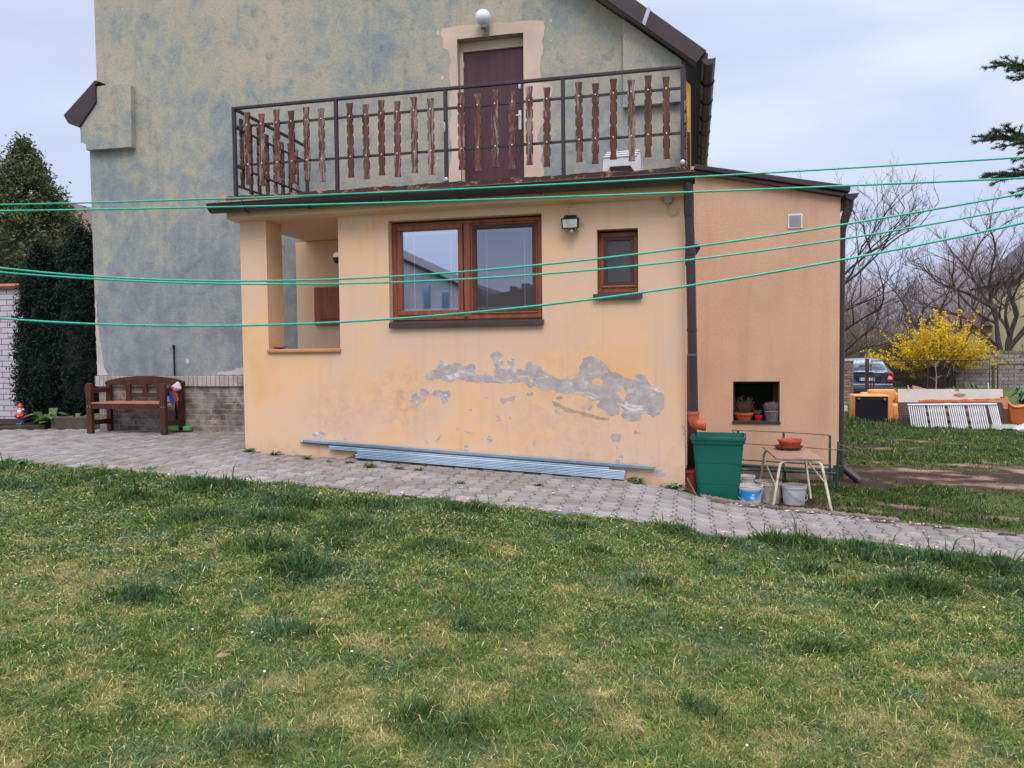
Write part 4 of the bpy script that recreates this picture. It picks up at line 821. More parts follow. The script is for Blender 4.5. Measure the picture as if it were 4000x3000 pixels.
# stacked white plastic stools on the balcony
def stool(x, y, z, lb):
    t = thing('plastic_stool', lb, 'stool', (x, y, z), .0, 'white plastic stools stacked on the balcony')
    mb = MB(); h = .36
    P = [(-.21, 0), (-.20, h-.04), (-.185, h), (.185, h), (.20, h-.04), (.21, 0), (.165, 0), (.15, h-.17), (.115, h-.11), (-.115, h-.11), (-.15, h-.17), (-.165, 0)]
    mb.prism(P, -.18, -.165); mb.build('leg_frame', m_white, t, local=True, bevel=.006); mb = MB(); mb.prism(P, .165, .18); mb.build('leg_frame', m_white, t, local=True, bevel=.006)
    mb = MB(); mb.rbox(-.195, .195, -.19, .19, h-.008, h+.012, .009, 2); mb.build('seat', m_white, t, local=True)
    mb = MB()
    for s in (-1, 1): mb.prism([(s*.166, .0), (s*.2, h-.05), (s*.185, h-.05), (s*.15, 0)], -.17, .17)
    mb.build('side_panel', m_white, t, local=True); return t
for k, lb in enumerate(('lowest white plastic stool of the stack on the balcony floor', 'middle white plastic stool of the stack behind the railing boards', 'topmost white plastic stool of the stack on the balcony')):
    stool(-.735+.016*k, .9+.01*k, 3.36+.028*k, lb)

# ================================================================ BENCH and things on it
GZ0 = .325
bench = thing('garden_bench', 'dark brown wooden garden bench with arched backrest against the blue grey house wall', 'bench', (-8.0, 1.5, GZ0))
xl, xr, yf, yr = -8.66, -7.40, 1.3, 1.70
for x in (xl, xr):
    mb = MB(); mb.prism([(x-.045, GZ0), (x+.045, GZ0), (x+.042, GZ0+.5), (x+.05, GZ0+.66), (x+.04, GZ0+.735), (x, GZ0+.75), (x-.045, GZ0+.735), (x-.058, GZ0+.66), (x-.045, GZ0+.5)], yf, yf+.06); mb.build('front_leg', m_bench, bench, bevel=.006)
    mb = MB(); mb.box(x-.03, x+.03, yf+.06, yr, GZ0+.60, GZ0+.67); mb.build('armrest', m_bench, bench, bevel=.006)
    mb = MB(); mb.box(x-.025, x+.025, yf+.06, yr, GZ0+.12, GZ0+.19); mb.build('side_stretcher', m_bench, bench, bevel=.005)
    mb = MB(); mb.box(x-.04, x+.04, yr, yr+.05, GZ0, GZ0+.72); mb.build('rear_leg', m_bench, bench, bevel=.005)
mb = MB(); mb.box(xl+.045, xr-.045, yf+.008, yf+.04, GZ0+.365, GZ0+.44); mb.build('apron', m_bench, bench, bevel=.004)
mb = MB()
for k in range(5): mb.box(xl+.045, xr-.045, yf-.004+k*.085, yf+.072+k*.085, GZ0+.441, GZ0+.462)
mb.build('seat', woodmat('worn seat slats', lin(150, 96, 80), lin(176, 122, 104), None, (3, 14, 14), .45), bench, bevel=.003)
N_ = 24; top = []; bot = []
for i in range(N_+1):
    t = i/N_; x = xl-.06+(xr-xl+.12)*t; a = math.sin(math.pi*t); top.append((x, GZ0+.755+.085*a**.7)); bot.append((x, GZ0+.715+.0*a))
mb = MB(); mb.prism(bot+top[::-1], yr-.0, yr+.035); mb.v = [(v[0], v[1]+.012, v[2]) for v in mb.v]; mb.build('top_rail', m_bench, bench, bevel=.008)
for x in (-8.31, -7.77):
    mb = MB(); mb.prism([(x-.04, GZ0+.46), (x+.04, GZ0+.46), (x+.035, GZ0+.715), (x-.045, GZ0+.715)], yr+.01, yr+.035); mb.build('back_slat', m_bench, bench, bevel=.005)
mb = MB(); mb.box(-8.265, -7.815, yr+.012, yr+.033, GZ0+.525, GZ0+.585); mb.build('back_crossbar', m_bench, bench, bevel=.005)
mb = MB(); mb.prism([(-8.05, GZ0+.586), (-7.98, GZ0+.586), (-7.985, GZ0+.714), (-8.06, GZ0+.714)], yr+.012, yr+.034); mb.build('back_slat', m_bench, bench, bevel=.005)
for x in (xl, xr):
    for d in (-.018, .022): mb = MB(); mb.tube([(x+d, yf-.004, GZ0+.40), (x+d, yf+.002, GZ0+.40)], .009, 8); mb.build('screw_head', m_metal, bench)
def cloth(name, pts, label, cat, mat, grp=None, w=.02):
    "a draped strip: rows of (x,y,z) left and right points"
    bm = bmesh.new(); rows = []
    for row in pts: rows.append([bm.verts.new(p) for p in row])
    for a, b in zip(rows[:-1], rows[1:]):
        for i in range(len(a)-1): bm.faces.new((a[i], a[i+1], b[i+1], b[i]))
    me = bpy.data.meshes.new(name); bm.to_mesh(me); bm.free(); me.materials.append(mat); o = bpy.data.objects.new(name, me); COL.objects.link(o)
    for p in me.polygons: p.use_smooth = True
    s = o.modifiers.new('sub', 'SUBSURF'); s.levels = s.render_levels = 2
    so_ = o.modifiers.new('thick', 'SOLIDIFY'); so_.thickness = .006
    return tag(o, label, cat, grp)
ax = xr; az_ = GZ0+.68; f_ = lambda x: random.uniform(-.012, .012)
def drape(name, xs_, y0, y1, ztop, zb, label, mat, cat='cloth'):
    rows = []
    for k in range(6):
        t = k/5; row = []
        for i in range(5):
            s = i/4; y = y0+(y1-y0)*s; pinch = 1-.45*(1-t); y = (y0+y1)/2+(y-(y0+y1)/2)*pinch
            zend = zb+(.09*abs(s-.5)*2 if True else 0)-.04; row.append((xs_[0]+(xs_[1]-xs_[0])*t+.016*math.sin(i*2.1+k), y, ztop+(zend-ztop)*t))
        rows.append(row)
    return cloth(name, rows, label, cat, mat, 'rags hung over the bench armrest')
# rags seen over the right armrest: they hang on its outer side and across its front part
def rag(name, poly, y, label, color, seed):
    r = random.Random(seed); mb = MB()
    P = jit(poly, .003, .03, seed); n = len(P); cx = sum(p[0] for p in P)/n; cz = sum(p[1] for p in P)/n
    V = []; rings = 5
    for g in range(rings):
        k = 1-g/rings
        for (x, z) in P: X, Z = cx+(x-cx)*k, cz+(z-cz)*k; V.append((X, y+.014*math.sin(X*95+seed)+.008*math.sin(Z*30+X*40), Z))
    V.append((cx, y-.01, cz)); F = []
    for g in range(rings-1):
        for i in range(n): F.append((g*n+i, g*n+(i+1) % n, (g+1)*n+(i+1) % n, (g+1)*n+i))
    for i in range(n): F.append(((rings-1)*n+i, (rings-1)*n+(i+1) % n, rings*n))
    mb.add(V, F); o = mb.build(name, M(name+' cotton', color, None, 9, .9, .3), smooth=True); s_ = o.modifiers.new('thick', 'SOLIDIFY'); s_.thickness = .012; return tag(o, label, 'rag', 'rags hung over the bench')
b7 = lambda x, y: (300+x*.226, 1400+y*.226)
def bpoly(pts, Y): return [(W(*b7(*p), Y).x, W(*b7(*p), Y).z) for p in pts]
Yc = 1.45
rag('blue_rag', bpoly([(1505, 465), (1600, 465), (1612, 560), (1690, 640), (1692, 740), (1665, 835), (1640, 770), (1600, 640), (1560, 665), (1515, 640)], Yc), Yc, 'bright blue rag hanging over the right armrest of the bench', lin(24, 84, 176), 1)
rag('orange_rag', bpoly([(1640, 470), (1700, 465), (1712, 560), (1745, 640), (1755, 700), (1745, 750), (1700, 780), (1665, 640), (1645, 560)], Yc+.06), Yc+.06, 'orange red rag hanging right of the blue one on the bench', lin(210, 84, 56), 2)
rag('grey_rag', bpoly([(1492, 500), (1508, 500), (1520, 640), (1560, 740), (1535, 790), (1500, 800), (1490, 650)], Yc-.07), Yc-.07, 'pale grey pointed rag next to the bench leg', lin(176, 176, 190), 3)
mb = MB(); c_ = W(*b7(1735, 490), 1.5); mb.ball((c_.x, 1.5, c_.z), .062, 16, 12, (1, .8, 1.05)); mb.v = [(v[0]+.008*math.sin(v[2]*90), v[1], v[2]+.008*math.sin(v[0]*80)) for v in mb.v]
tag(mb.build('sun_hat', M('pink white cotton', lin(226, 206, 226), None, 20, .9, .3), smooth=True), 'crumpled pinkish white cap lying on the bench armrest', 'hat')
br = thing('broom', 'black pole with a light green head leaning on the house wall behind the bench', 'broom', (-7.47, 1.70, GZ0))
mb = MB(); t0 = W(679, 1347, 1.78); b1_ = W(690, 1660, 1.775); mb.tube([(t0.x, 1.775, t0.z), (b1_.x, 1.765, b1_.z)], [.012, .014], 10); mb.tube([(t0.x, 1.775, t0.z-.06), (t0.x, 1.775, t0.z)], .018, 10); mb.build('handle', m_black, br, smooth=True)
mb = MB(); mb.rbox(-7.66, -7.25, 1.70, 1.78, GZ0+.01, GZ0+.085, .02); mb.build('broom_head', M('light green plastic', lin(96, 176, 84), lin(80, 156, 72), 6, .5, .1), br)

# ================================================================ LEFT BOUNDARY : brick wall, shrubs, edging, gnome
bw = thing('boundary_wall', 'white brick boundary wall with brown coping at the left frame edge', 'wall', (-14, 3.1, .3))
mb = MB(); mb.box(-18, -11.2, 3.05, 3.3, -.2, 2.68); mb.build('brickwork', m_whitebrick, bw)
mb = MB(); mb.prism([(3.0, 2.683), (3.35, 2.683), (3.37, 2.74), (3.17, 2.80), (2.98, 2.74)], -18, -11.15, 'x'); mb.build('coping', M('brown coping tile', lin(150, 84, 52), lin(130, 70, 44), 4, .7, .2), bw)
def edging(x0, y0, x1, y1, h, w_, lb, mat=None):
    d = Vector((x1-x0, y1-y0, 0)); L = d.length; M_ = Matrix.Translation((x0, y0, .3)) @ Matrix.Rotation(math.atan2(d.y, d.x), 4, 'Z'); mb = MB(); mb.rbox(0, L, 0, w_, -.1, h, .012, 2, M_)
    tag(mb.build('edging_stone', mat or m_concdark), lb, 'edging stone', 'concrete edging stones of the planting bed')
edging(-10.05, 2.02, -9.05, 1.97, .2, .1, 'long dark concrete edging stone beside the bench', M('dark edging', lin(90, 80, 70), lin(66, 60, 54), 4, .9, .4)); edging(-10.75, 1.62, -10.1, 1.95, .07, .14, 'low flat edging stone in front of the leafy plant'); edging(-13, 1.45, -10.9, 1.6, .22, .3, 'big dark mossy block at the left frame edge')
mb = MB(); mb.box(-15, -9.0, 2.1, 3.05, .1, .36); mb.v = [(v[0], v[1], v[2]) for v in mb.v]; tag(mb.build('planting_bed_soil', m_soil), kind='structure')
for x, y, r, lb in ((-10.25, 2.2, .34, 'lush broad leaved plant in the bed in front of the dark shrub'), (-9.75, 2.25, .2, 'smaller leafy plant right of the broad leaved one in the bed'), (-9.35, 2.3, .26, 'grassy green plant behind the edging stone by the bench'), (-10.5, 2.3, .14, 'little green seedling right of the gnome')):
    weed('bed_plant', x, y, r, lb, 44, h=.8, grp='leafy plants in the bed by the wall', cat='plant', z=.36, wl=.26)
gn = thing('garden_gnome', 'garden gnome with red hat, red coat, blue trousers and white beard by the white wall', 'garden gnome', (-10.79, 2.18, .345))
gx, gy, gz = -10.79, 2.18, .345
mb = MB(); mb.lathe([(.085, 0), (.1, .05), (.1, .12), (.105, .16)], (gx, gy, gz+.02), 18, 1, .8); mb.build('trousers', M('blue glaze', lin(36, 118, 170), None, 4, .3, 0), gn, smooth=True)
mb = MB(); mb.ball((gx-.04, gy-.06, gz+.03), .045, 12, 8, (1, 1.5, .7)); mb.ball((gx+.05, gy-.06, gz+.03), .045, 12, 8, (1, 1.5, .7)); mb.build('boots', M('green base glaze', lin(70, 130, 80), None, 4, .4, 0), gn, smooth=True)
mb = MB(); mb.lathe([(.11, .14), (.125, .2), (.13, .28), (.11, .36), (.075, .42), (.05, .45)], (gx, gy, gz), 20, 1, .85); mb.tube([(gx+.09, gy-.02, gz+.34), (gx+.125, gy-.08, gz+.27), (gx+.07, gy-.13, gz+.26)], [.035, .033, .03], 10); mb.tube([(gx-.09, gy-.02, gz+.34), (gx-.12, gy-.08, gz+.27), (gx-.06, gy-.13, gz+.25)], [.035, .033, .03], 10); mb.build('coat', M('red glaze', lin(186, 50, 64), None, 4, .3, 0), gn, smooth=True)
mb = MB(); mb.ball((gx+.02, gy-.03, gz+.47), .075, 16, 12); mb.ball((gx+.03, gy-.105, gz+.47), .02, 8, 6); mb.ball((gx+.04, gy-.14, gz+.265), .028, 8, 6); mb.build('face', M('skin glaze', lin(216, 168, 150), None, 4, .3, 0), gn, smooth=True)
mb = MB(); mb.ball((gx+.025, gy-.07, gz+.39), .075, 14, 10, (1, .7, 1.25)); mb.ball((gx-.045, gy-.0, gz+.45), .045, 10, 8); mb.ball((gx+.085, gy-.0, gz+.45), .04, 10, 8); mb.build('beard', M('white glaze', lin(222, 214, 216), None, 4, .35, 0), gn, smooth=True)
mb = MB(); mb.lathe([(.088, 0), (.082, .03), (.066, .08), (.04, .12), (.012, .15)], (gx+.01, gy-.01, gz+.5), 18); mb.build('hat', bpy.data.materials['red glaze'], gn, smooth=True)
GS = .56
for o_ in [o for o in bpy.data.objects if o.parent == gn]:
    for v in o_.data.vertices: v.co *= GS

# ================================================================ steel profiles against the wall
pf = lambda x, y: W(900+x*.4069, 1600+y*.4069, -.05)
def profile(xa, za, xb, zb, y0, h, lb, rot=0):
    "ribbed C shaped stud"
    L = math.hypot(xb-xa, zb-za); ang = math.atan2(zb-za, xb-xa); S = []
    n = 3; pts = [(0, 0)]
    outer = []
    for i in range(n*2+1): z = h*i/(n*2); outer.append((-.007 if i % 2 else 0.0, z))
    sec = outer+[(.035, h), (.035, h-.003), (.003, h-.003), (.003, .003), (.035, .003), (.035, 0)]
    M_ = Matrix.Translation((xa, y0, za)) @ Matrix.Rotation(-ang, 4, 'Y'); mb = MB(); m = len(sec)
    V = [M_ @ Vector((t, a, b)) for t in (0, L) for a, b in sec]; F = [(i, (i+1) % m, (i+1) % m+m, i+m) for i in range(m)]; tr = tessellate_polygon([[Vector((a, b, 0)) for a, b in sec]])
    F += [tuple(t) for t in tr]+[tuple(i+m for i in t) for t in tr]; mb.add(V, F); tag(mb.build('steel_profile', m_galv, bevel=.0008), lb, 'steel profile', 'galvanised steel profiles stacked along the wall')
w_ = lambda x, y, Y: W(1500+x*.5425, 1300+y*.5425, Y)
def prof_px(a, b, y0, h, lb): A = W(*a, y0); B = W(*b, y0); profile(A.x, A.z-h, B.x, B.z-h, y0, h, lb)
prof_px((1182, 1716), (2558, 1822), -.05, .034, 'topmost galvanised profile sticking out furthest to the right')
prof_px((1284, 1741), (2378, 1826), -.058, .044, 'second galvanised profile from the top of the stack')
prof_px((1172, 1724), (1350, 1740), -.03, .02, 'thin dull profile end poking out at the far left of the stack')
prof_px((1394, 1757), (2441, 1839), -.066, .05, 'third galvanised profile from the top, ending over the lowest one')
prof_px((1388, 1774), (2437, 1858), -.072, .047, 'lowest galvanised profile lying on the paving')

# ================================================================ by the downpipe: bin, pots, buckets
GB = -.16
bn = thing('rain_bin', 'tall ribbed dark green plastic bin under the orange drain elbow', 'bin', (.35, .15, GB))
def ring(cx, cy, hx, hy, z, r=.05, n=9):
    P = []
    for sx, sy, a0 in ((1, 1, 0), (-1, 1, 90), (-1, -1, 180), (1, -1, 270)):
        for k in range(n+1): a = R(a0+90*k/n); P.append((cx+sx*(hx-r)+r*math.cos(a), cy+sy*(hy-r)+r*math.sin(a), z))
    return P
cx, cy = .352, .17; B0, B1 = GB, .535
secs = []
for z, hx, hy in ((B0, .208, .2), (B0+.205, .2225, .213), (B0+.207, .219, .2095), (B0+.213, .219, .2095), (B0+.215, .2232, .2137), (B0+.43, .2405, .228), (B0+.432, .237, .2245), (B0+.438, .237, .2245), (B0+.44, .241, .2287), (B1-.055, .258, .246), (B1-.05, .272, .258), (B1-.012, .276, .262), (B1-.01, .285, .27), (B1+.02, .285, .27), (B1+.022, .262, .248), (B1-.03, .25, .236), (B0+.05, .2, .19)): secs.append(ring(cx, cy, hx, hy, z))
mb = MB(); m = len(secs[0]); V = [p for s in secs for p in s]; F = []
for i in range(len(secs)-1):
    for k in range(m): F.append((i*m+k, i*m+(k+1) % m, (i+1)*m+(k+1) % m, (i+1)*m+k))
F += [tuple(range(m))[::-1], tuple((len(secs)-1)*m+k for k in range(m))]; mb.add(V, F); Mb = Matrix.Translation((cx, cy, 0)) @ Matrix.Rotation(R(-4), 4, 'Z') @ Matrix.Translation((-cx, -cy, 0)); mb.v = [tuple(Mb @ Vector(v)) for v in mb.v]
bb_ = mb.build('bin_body', m_green, bn, smooth=True); bb_.data.set_sharp_from_angle(angle=R(13))
mb = MB()
for x in (.12, .33, .555): mb.box(x-.004, x+.004, -.085, -.075, B1-.06, B1-.015)
mb.build('rim_rib', m_green, bn)
def pot(name, x, y, z, r0, r1, h, label, cat, mat, rim=.012, grp=None, inner=None, parent=None, n=32):
    mb = MB(); mb.lathe([(r0, 0), (r1, h-.03), (r1+rim, h-.028), (r1+rim, h), (r1-.004, h), (r0-.006, .02), (.001, .018)], (x, y, z), n)
    o = mb.build(name, mat, smooth=True); return tag(o, label, cat, grp)
pot('flower_pot', .07, .22, -.05, .06, .085, .22, 'orange clay pot half hidden between the extension corner and the green bin', 'flower pot', m_terra, .015)
pot('flower_pot', .09, .16, -.09, .07, .1, .04, 'round clay saucer on the ground under the hidden clay pot', 'saucer', m_terra2, .006)
mb = MB(); mb.box(.02, .045, .30, .33, -.1, 1.42); mb.box(.045, .125, .305, .325, -.1, 1.42); tag(mb.build('wooden_board', M('maroon painted board', lin(86, 44, 46), lin(66, 34, 38), 6, .6, .2, stretch=(4, 4, .6)), bevel=.004), 'tall maroon board standing behind the downpipe', 'board')
mb = MB(); mb.tube([(.02, -.09, .12), (.14, -.1, -.1)], .008, 6); tag(mb.build('wooden_stick', M('grey stick', lin(130, 116, 104), None, 9, .8, .2)), 'thin pale stick leaning by the extension corner', 'stick')
def bucket(x, y, z, r0, r1, h, label, mat, ang=0, band=None, dirt=None):
    t = thing('bucket', label, 'bucket', (x, y, z), 0, 'plastic buckets under the table')
    mb = MB(); mb.lathe([(r0, 0), (r0+(r1-r0)*.85, h*.83), (r1+.003, h*.84), (r1+.006, h*.9), (r1+.002, h*.92), (r1+.008, h*.97), (r1+.008, h), (r1-.004, h), (r0-.004, .02), (.001, .015)], (0, 0, 0), 36); mb.build('bucket_body', mat, t, local=True, smooth=True)
    if band: mb = MB(); mb.lathe([(r0+.0015, .002), (r0+(r1-r0)*.78+.0015, h*.78), (r0+(r1-r0)*.78+.0005, h*.78), (r0+.0005, .002)], (0, 0, 0), 36, closed=True); mb.build('printed_band', band, t, local=True, smooth=True)
    mb = MB(); pts = [(math.cos(a)*(r1+.012), -abs(math.sin(a))*(r1+.02)*.9, h*.87-abs(math.sin(a))*h*.62) for a in np.linspace(math.pi, 0, 13)]
    Mz = Matrix.Rotation(ang, 4, 'Z'); mb.tube([Mz @ Vector(p) for p in pts], .0032, 6); mb.build('handle', M('wire handle', lin(180, 180, 186), None, 3, .4, 0), t, local=True); return t
nn = NT('blue label'); pp = nn.pos(obj=True); m_bl = nn.fin(nn.mix(nn.ramp(nn.noise(pp, 9, 4, .6), [(.54, BW(0)), (.58, BW(1))]), nn.ramp(nn.noise(pp, 4, 3), [(.4, lin(30, 124, 200)), (.6, lin(60, 150, 214))]), lin(196, 206, 224)), .45)
m_wpl = M('dirty white plastic', lin(208, 206, 208), lin(176, 172, 172), 9, .5, .05, lo=.45, hi=.75)
m_dirtybucket = M('cement stained plastic', lin(186, 172, 160), lin(132, 116, 104), 12, .75, .2, lo=.4, hi=.7)
bucket(.665, .03, GB, .108, .125, .205, 'white bucket with torn blue printed label next to the green bin', m_wpl, -.3, m_bl)
bucket(.865, .19, GB, .118, .132, .225, 'beige cement stained bucket in the middle under the table', m_dirtybucket, 2.5)
bucket(1.115, .13, GB, .105, .124, .205, 'light grey bucket with wire handle at the right under the table', M('light grey plastic', lin(198, 198, 204), lin(176, 176, 182), 5, .45, .05), .9)
bucket(.66, .62, GB+.02, .085, .1, .19, 'small white lidded bucket behind the blue labelled one', m_wpl, 1.0)
pot('plastic_tub', .99, .78, GB, .13, .165, .13, 'shallow brown plastic tub behind the buckets', 'tub', m_terra2, .01)
# small table
tb = thing('low_table', 'small low table with brown top and chipped cream tube legs', 'table', (1.1, .45, GB)); TZ = .345
mb = MB(); Pt = [(.865, .90), (.925, -.035), (1.38, -.03), (1.325, .93)]; mb.prism(Pt, TZ-.018, TZ, 'z'); mb.build('tabletop', M('worn brown tabletop', lin(166, 138, 128), lin(142, 114, 106), 3, .35, .06), tb, bevel=.003)
m_edge = m_bark
def hoop(a, b, ta, tb_, zt, r=.013):
    "foot a, top corner ta, top corner tb, foot b"
    A, B = Vector(a), Vector(b); TA, TB = Vector(ta), Vector(tb_); pts = [A]; k = .07
    for P, Q, S in ((A, TA, TB), (TA, TB, B)):
        pass
    def corner(P, C, Q):
        d1 = (P-C).normalized()*k; d2 = (Q-C).normalized()*k; return [C+d1*(1-t)**2+d2*t**2+Vector((0, 0, 0)) for t in np.linspace(0, 1, 7)]
    pts += corner(A, TA, TB)+corner(TA, TB, B)+[B]
    return pts
for nm, a, b, ta, tb_ in (('front', (.885, -.10, GB), (1.435, -.19, GB-.01), (.965, -.01, TZ-.03), (1.36, -.01, TZ-.03)), ('rear', (.835, .97, GB), (1.335, .50, GB-.01), (.885, .86, TZ-.03), (1.30, .78, TZ-.03))):
    mb = MB(); mb.tube(hoop(a, b, ta, tb_, TZ), .0135, 12); mb.build('leg_hoop', m_cream, tb, smooth=True)
for (p, q_) in (((.915, -.055, .06), (.875, .8, .21)), ((1.395, -.085, .1), (1.305, .74, .24))): mb = MB(); mb.tube([p, q_], .008, 8); mb.build('side_brace', m_cream, tb, smooth=True)
sa = MB(); sa.lathe([(.12, 0), (.15, .03), (.157, .034), (.157, .04), (.145, .038), (.118, .01), (.001, .008)], (1.125, .70, TZ+.001), 36); tag(sa.build('pot_saucer', m_terra2, smooth=True), 'round terracotta saucer on the small table', 'saucer')
mb = MB(); mb.lathe([(.10, 0), (.122, .075), (.132, .077), (.132, .098), (.124, .098), (.098, .01), (.001, .008)], (1.14, .71, TZ+.0125), 40); tag(mb.build('planter_bowl', m_terra, smooth=True), 'empty terracotta planter bowl standing in the saucer on the table', 'planter')
# green metal rack with wires
rk = thing('metal_rack', 'rusty dark green metal rack with strung wires in front of the annex', 'rack', (1.2, 1.5, -.17))
for x, y, zt in ((.625, 1.5, .468), (1.16, 1.5, .446), (1.69, 1.5, .418)): mb = MB(); mb.box(x-.012, x+.012, y-.012, y+.012, -.18, zt); mb.build('post', m_greenmetal, rk)
mb = MB(); mb.tube([(1.712, 1.06, .40), (1.69, 1.06, -.19)], .015, 8); mb.build('post', m_greenmetal, rk)
mb = MB(); mb.tube([(1.13, 1.06, .06), (1.13, 1.06, -.18)], .013, 8); mb.build('post', m_greenmetal, rk)
for p, q_, r in (((.6, 1.5, .107), (1.70, 1.5, .06), .009), ((.6, 1.49, .045), (1.70, 1.49, .0), .016), ((.62, 1.06, .05), (1.70, 1.06, .03), .014), ((1.69, 1.5, .03), (1.70, 1.06, .04), .012), ((1.16, 1.5, .08), (1.13, 1.06, .05), .011)):
    mb = MB(); mb.tube([p, q_], r, 8); mb.build('crossbar', m_greenmetal, rk)
mb = MB(); mb.tube([(.55, 1.46, .475), (1.16, 1.49, .456), (1.69, 1.5, .426)], .007, 6); mb.tube([(.66, 1.06, .36), (1.2, 1.04, .335), (1.80, 1.05, .30)], .006, 6); mb.tube([(.55, 1.46, .475), (.66, 1.06, .37)], .007, 6); mb.tube([(1.70, 1.06, .38), (2.02, .8, .25)], .005, 6); mb.build('wire', m_rust, rk)
# plants in the basement window
wy = HY+.09
pot('planter_bowl', .72, wy-.0, .556, .085, .108, .105, 'terracotta bowl with dead heather in the basement window', 'planter', m_terra, .01); sa = MB(); sa.lathe([(.1, 0), (.112, .012), (.11, .02), (.0, .018)], (.72, wy-.12, .5555), 28)
def twigs(name, x, y, z, r, h, n, label, mat, cat='plant'):
    rr = random.Random(int(x*100)); mb = MB()
    for k in range(n):
        a = rr.uniform(0, 6.28); q0 = rr.uniform(0, .5)*r; L = h*rr.uniform(.45, 1); p0 = Vector((x+math.cos(a)*q0, y+math.sin(a)*q0*.6, z)); d = Vector((math.cos(a)*r*1.1*rr.random(), math.sin(a)*r*.5*rr.random(), L))
        p1 = p0+d*.5+Vector((rr.uniform(-.01, .01), 0, 0)); p2 = p0+d; mb.tube([p0, p1, p2], [.0016, .0012, .0006], 3, False)
        for j in range(4): t = rr.uniform(.35, 1); s = p0+d*t; mb.tube([s, s+Vector((rr.uniform(-.03, .03), rr.uniform(-.02, .02), rr.uniform(.0, .03)))], [.0016, .001], 3, False)
    return tag(mb.build(name, mat, fix=False), label, cat)
twigs('dead_heather', .72, wy, .63, .11, .24, 110, 'dry brown heather twigs in the terracotta bowl', M('dry heather', lin(120, 100, 100), lin(90, 70, 70), 40, .9, 0))
pot('flower_pot', .895, wy-.02, .556, .036, .046, .075, 'small red pot in the middle of the basement window', 'flower pot', M('red glaze pot', lin(196, 30, 34), None, 4, .35, 0), .005)
twigs('pot_plant', .885, wy-.02, .62, .04, .07, 40, 'small grey green plant in the red pot', M('grey green leaf', lin(96, 112, 92), None, 9, .8, 0))
bk = MB(); 
for k in range(9): bk.lathe([(.058+.0024*k, .014*k), (.074+.0022*k, .014*k+.007), (.062+.0022*k, .014*k+.014)], (1.06, wy-.015, .556), 26, 1.05, .8)
for k in range(22): a = 2*math.pi*k/22; bk.tube([(1.06+math.cos(a)*.067*1.05, wy-.015+math.sin(a)*.067*.8, .556), (1.06+math.cos(a)*.088*1.05, wy-.015+math.sin(a)*.088*.8, .685)], .004, 5)
bk.tube([(1.135, wy-.015, .66), (1.14, wy-.015, .70), (1.11, wy-.015, .73)], .007, 6)
tag(bk.build('wicker_basket', M('grey wicker', lin(150, 134, 134), lin(104, 88, 90), 40, .8, .3), smooth=True), 'grey wicker basket at the right in the basement window', 'basket')
twigs('dried_flowers', 1.06, wy-.01, .66, .08, .14, 160, 'pale grey dried flowers in the wicker basket', M('pale dried stem', lin(176, 164, 162), lin(130, 118, 118), 40, .9, 0))
# kerb of rough concrete along the path
def kerb(P, lb, w__=.055, h=.035):
    mb = MB(); rr = random.Random(len(P)); n = 26; pts = []
    for i in range(len(P)-1):
        for k in range(n): t = k/n; pts.append((P[i][0]+(P[i+1][0]-P[i][0])*t, P[i][1]+(P[i+1][1]-P[i][1])*t))
    V = []; m = 5
    for x, y in pts:
        z = Tf(x, y)+.01; j = lambda a: rr.uniform(-a, a)
        V += [(x, y-w__+j(.008), z-.05), (x, y-w__*.9+j(.012), z+h*.6+j(.008)), (x, y+j(.01), z+h+j(.012)), (x, y+w__*.8+j(.01), z+h*.7+j(.01)), (x, y+w__, z-.05)]
    F = [(i*m+k, i*m+k+1, (i+1)*m+k+1, (i+1)*m+k) for i in range(len(pts)-1) for k in range(m-1)]
    mb.add(V, F); tag(mb.build('kerb', m_conc, smooth=True), lb, 'kerb')
kerb([(.16, -.135), (.66, -.17), (.96, -.245), (1.39, -.335), (2.0, -.50)], 'rough crumbling concrete kerb between the path and the buckets')
kerb([(2.05, -.52), (2.4, -.6), (2.95, -.72), (4.5, -1.05), (7, -1.5)], 'low thin edging along the right end of the path', .025, .012)

# ================================================================ CLOTHESLINES
RP = [((-2.468, -5.964), (1.128, -5.532), (-0.0243, 0.1151, -0.0543, 2.0504), 'uppermost green clothesline crossing in front of the gutter'), ((-2.292, -6.129), (1.044, -5.757), (-0.0211, 0.0869, -0.0786, 1.99), 'second green clothesline from the top, just below the gutter'),
      ((-1.853, -6.54), (0.834, -6.32), (-0.1351, 0.5954, -0.361, 1.7363), 'third green clothesline from the top, crossing the middle of the big window'), ((-1.985, -6.416), (0.897, -6.151), (0.033, 0.3612, -0.3024, 1.7399), 'fourth green clothesline, close below the third one'), ((-1.678, -6.704), (0.75, -6.546), (-0.0299, 0.4024, -0.2183, 1.5818), 'lowest green clothesline, passing the window sill')]
for A, B, co, lb in RP:
    pts = []; 
    for s in np.linspace(-1.3, 2.3, 110):
        z = np.polyval(co, s)
        if s < -.05: z0 = np.polyval(co, -.05); dz = (np.polyval(co, -.04)-z0)/.01; z = z0+dz*(s+.05)*.6+.1*(s+.05)**2
        if s > 1.05: z0 = np.polyval(co, 1.05); dz = (z0-np.polyval(co, 1.04))/.01; z = z0+dz*(s-1.05)-.03*(s-1.05)**2
        pts.append((A[0]+(B[0]-A[0])*s, A[1]+(B[1]-A[1])*s, z))
    tag(MB().tube(pts, .003 if 'upper' in lb or 'second' in lb else .0025, 8).build('clothesline', m_rope, smooth=True), lb, 'clothesline', 'green clotheslines strung across the garden')

# ================================================================ BACK YARD
GY = -.30
def Wb(px, py, Y): return W(3250+px/2.552, 1100+py/2.552, Y)
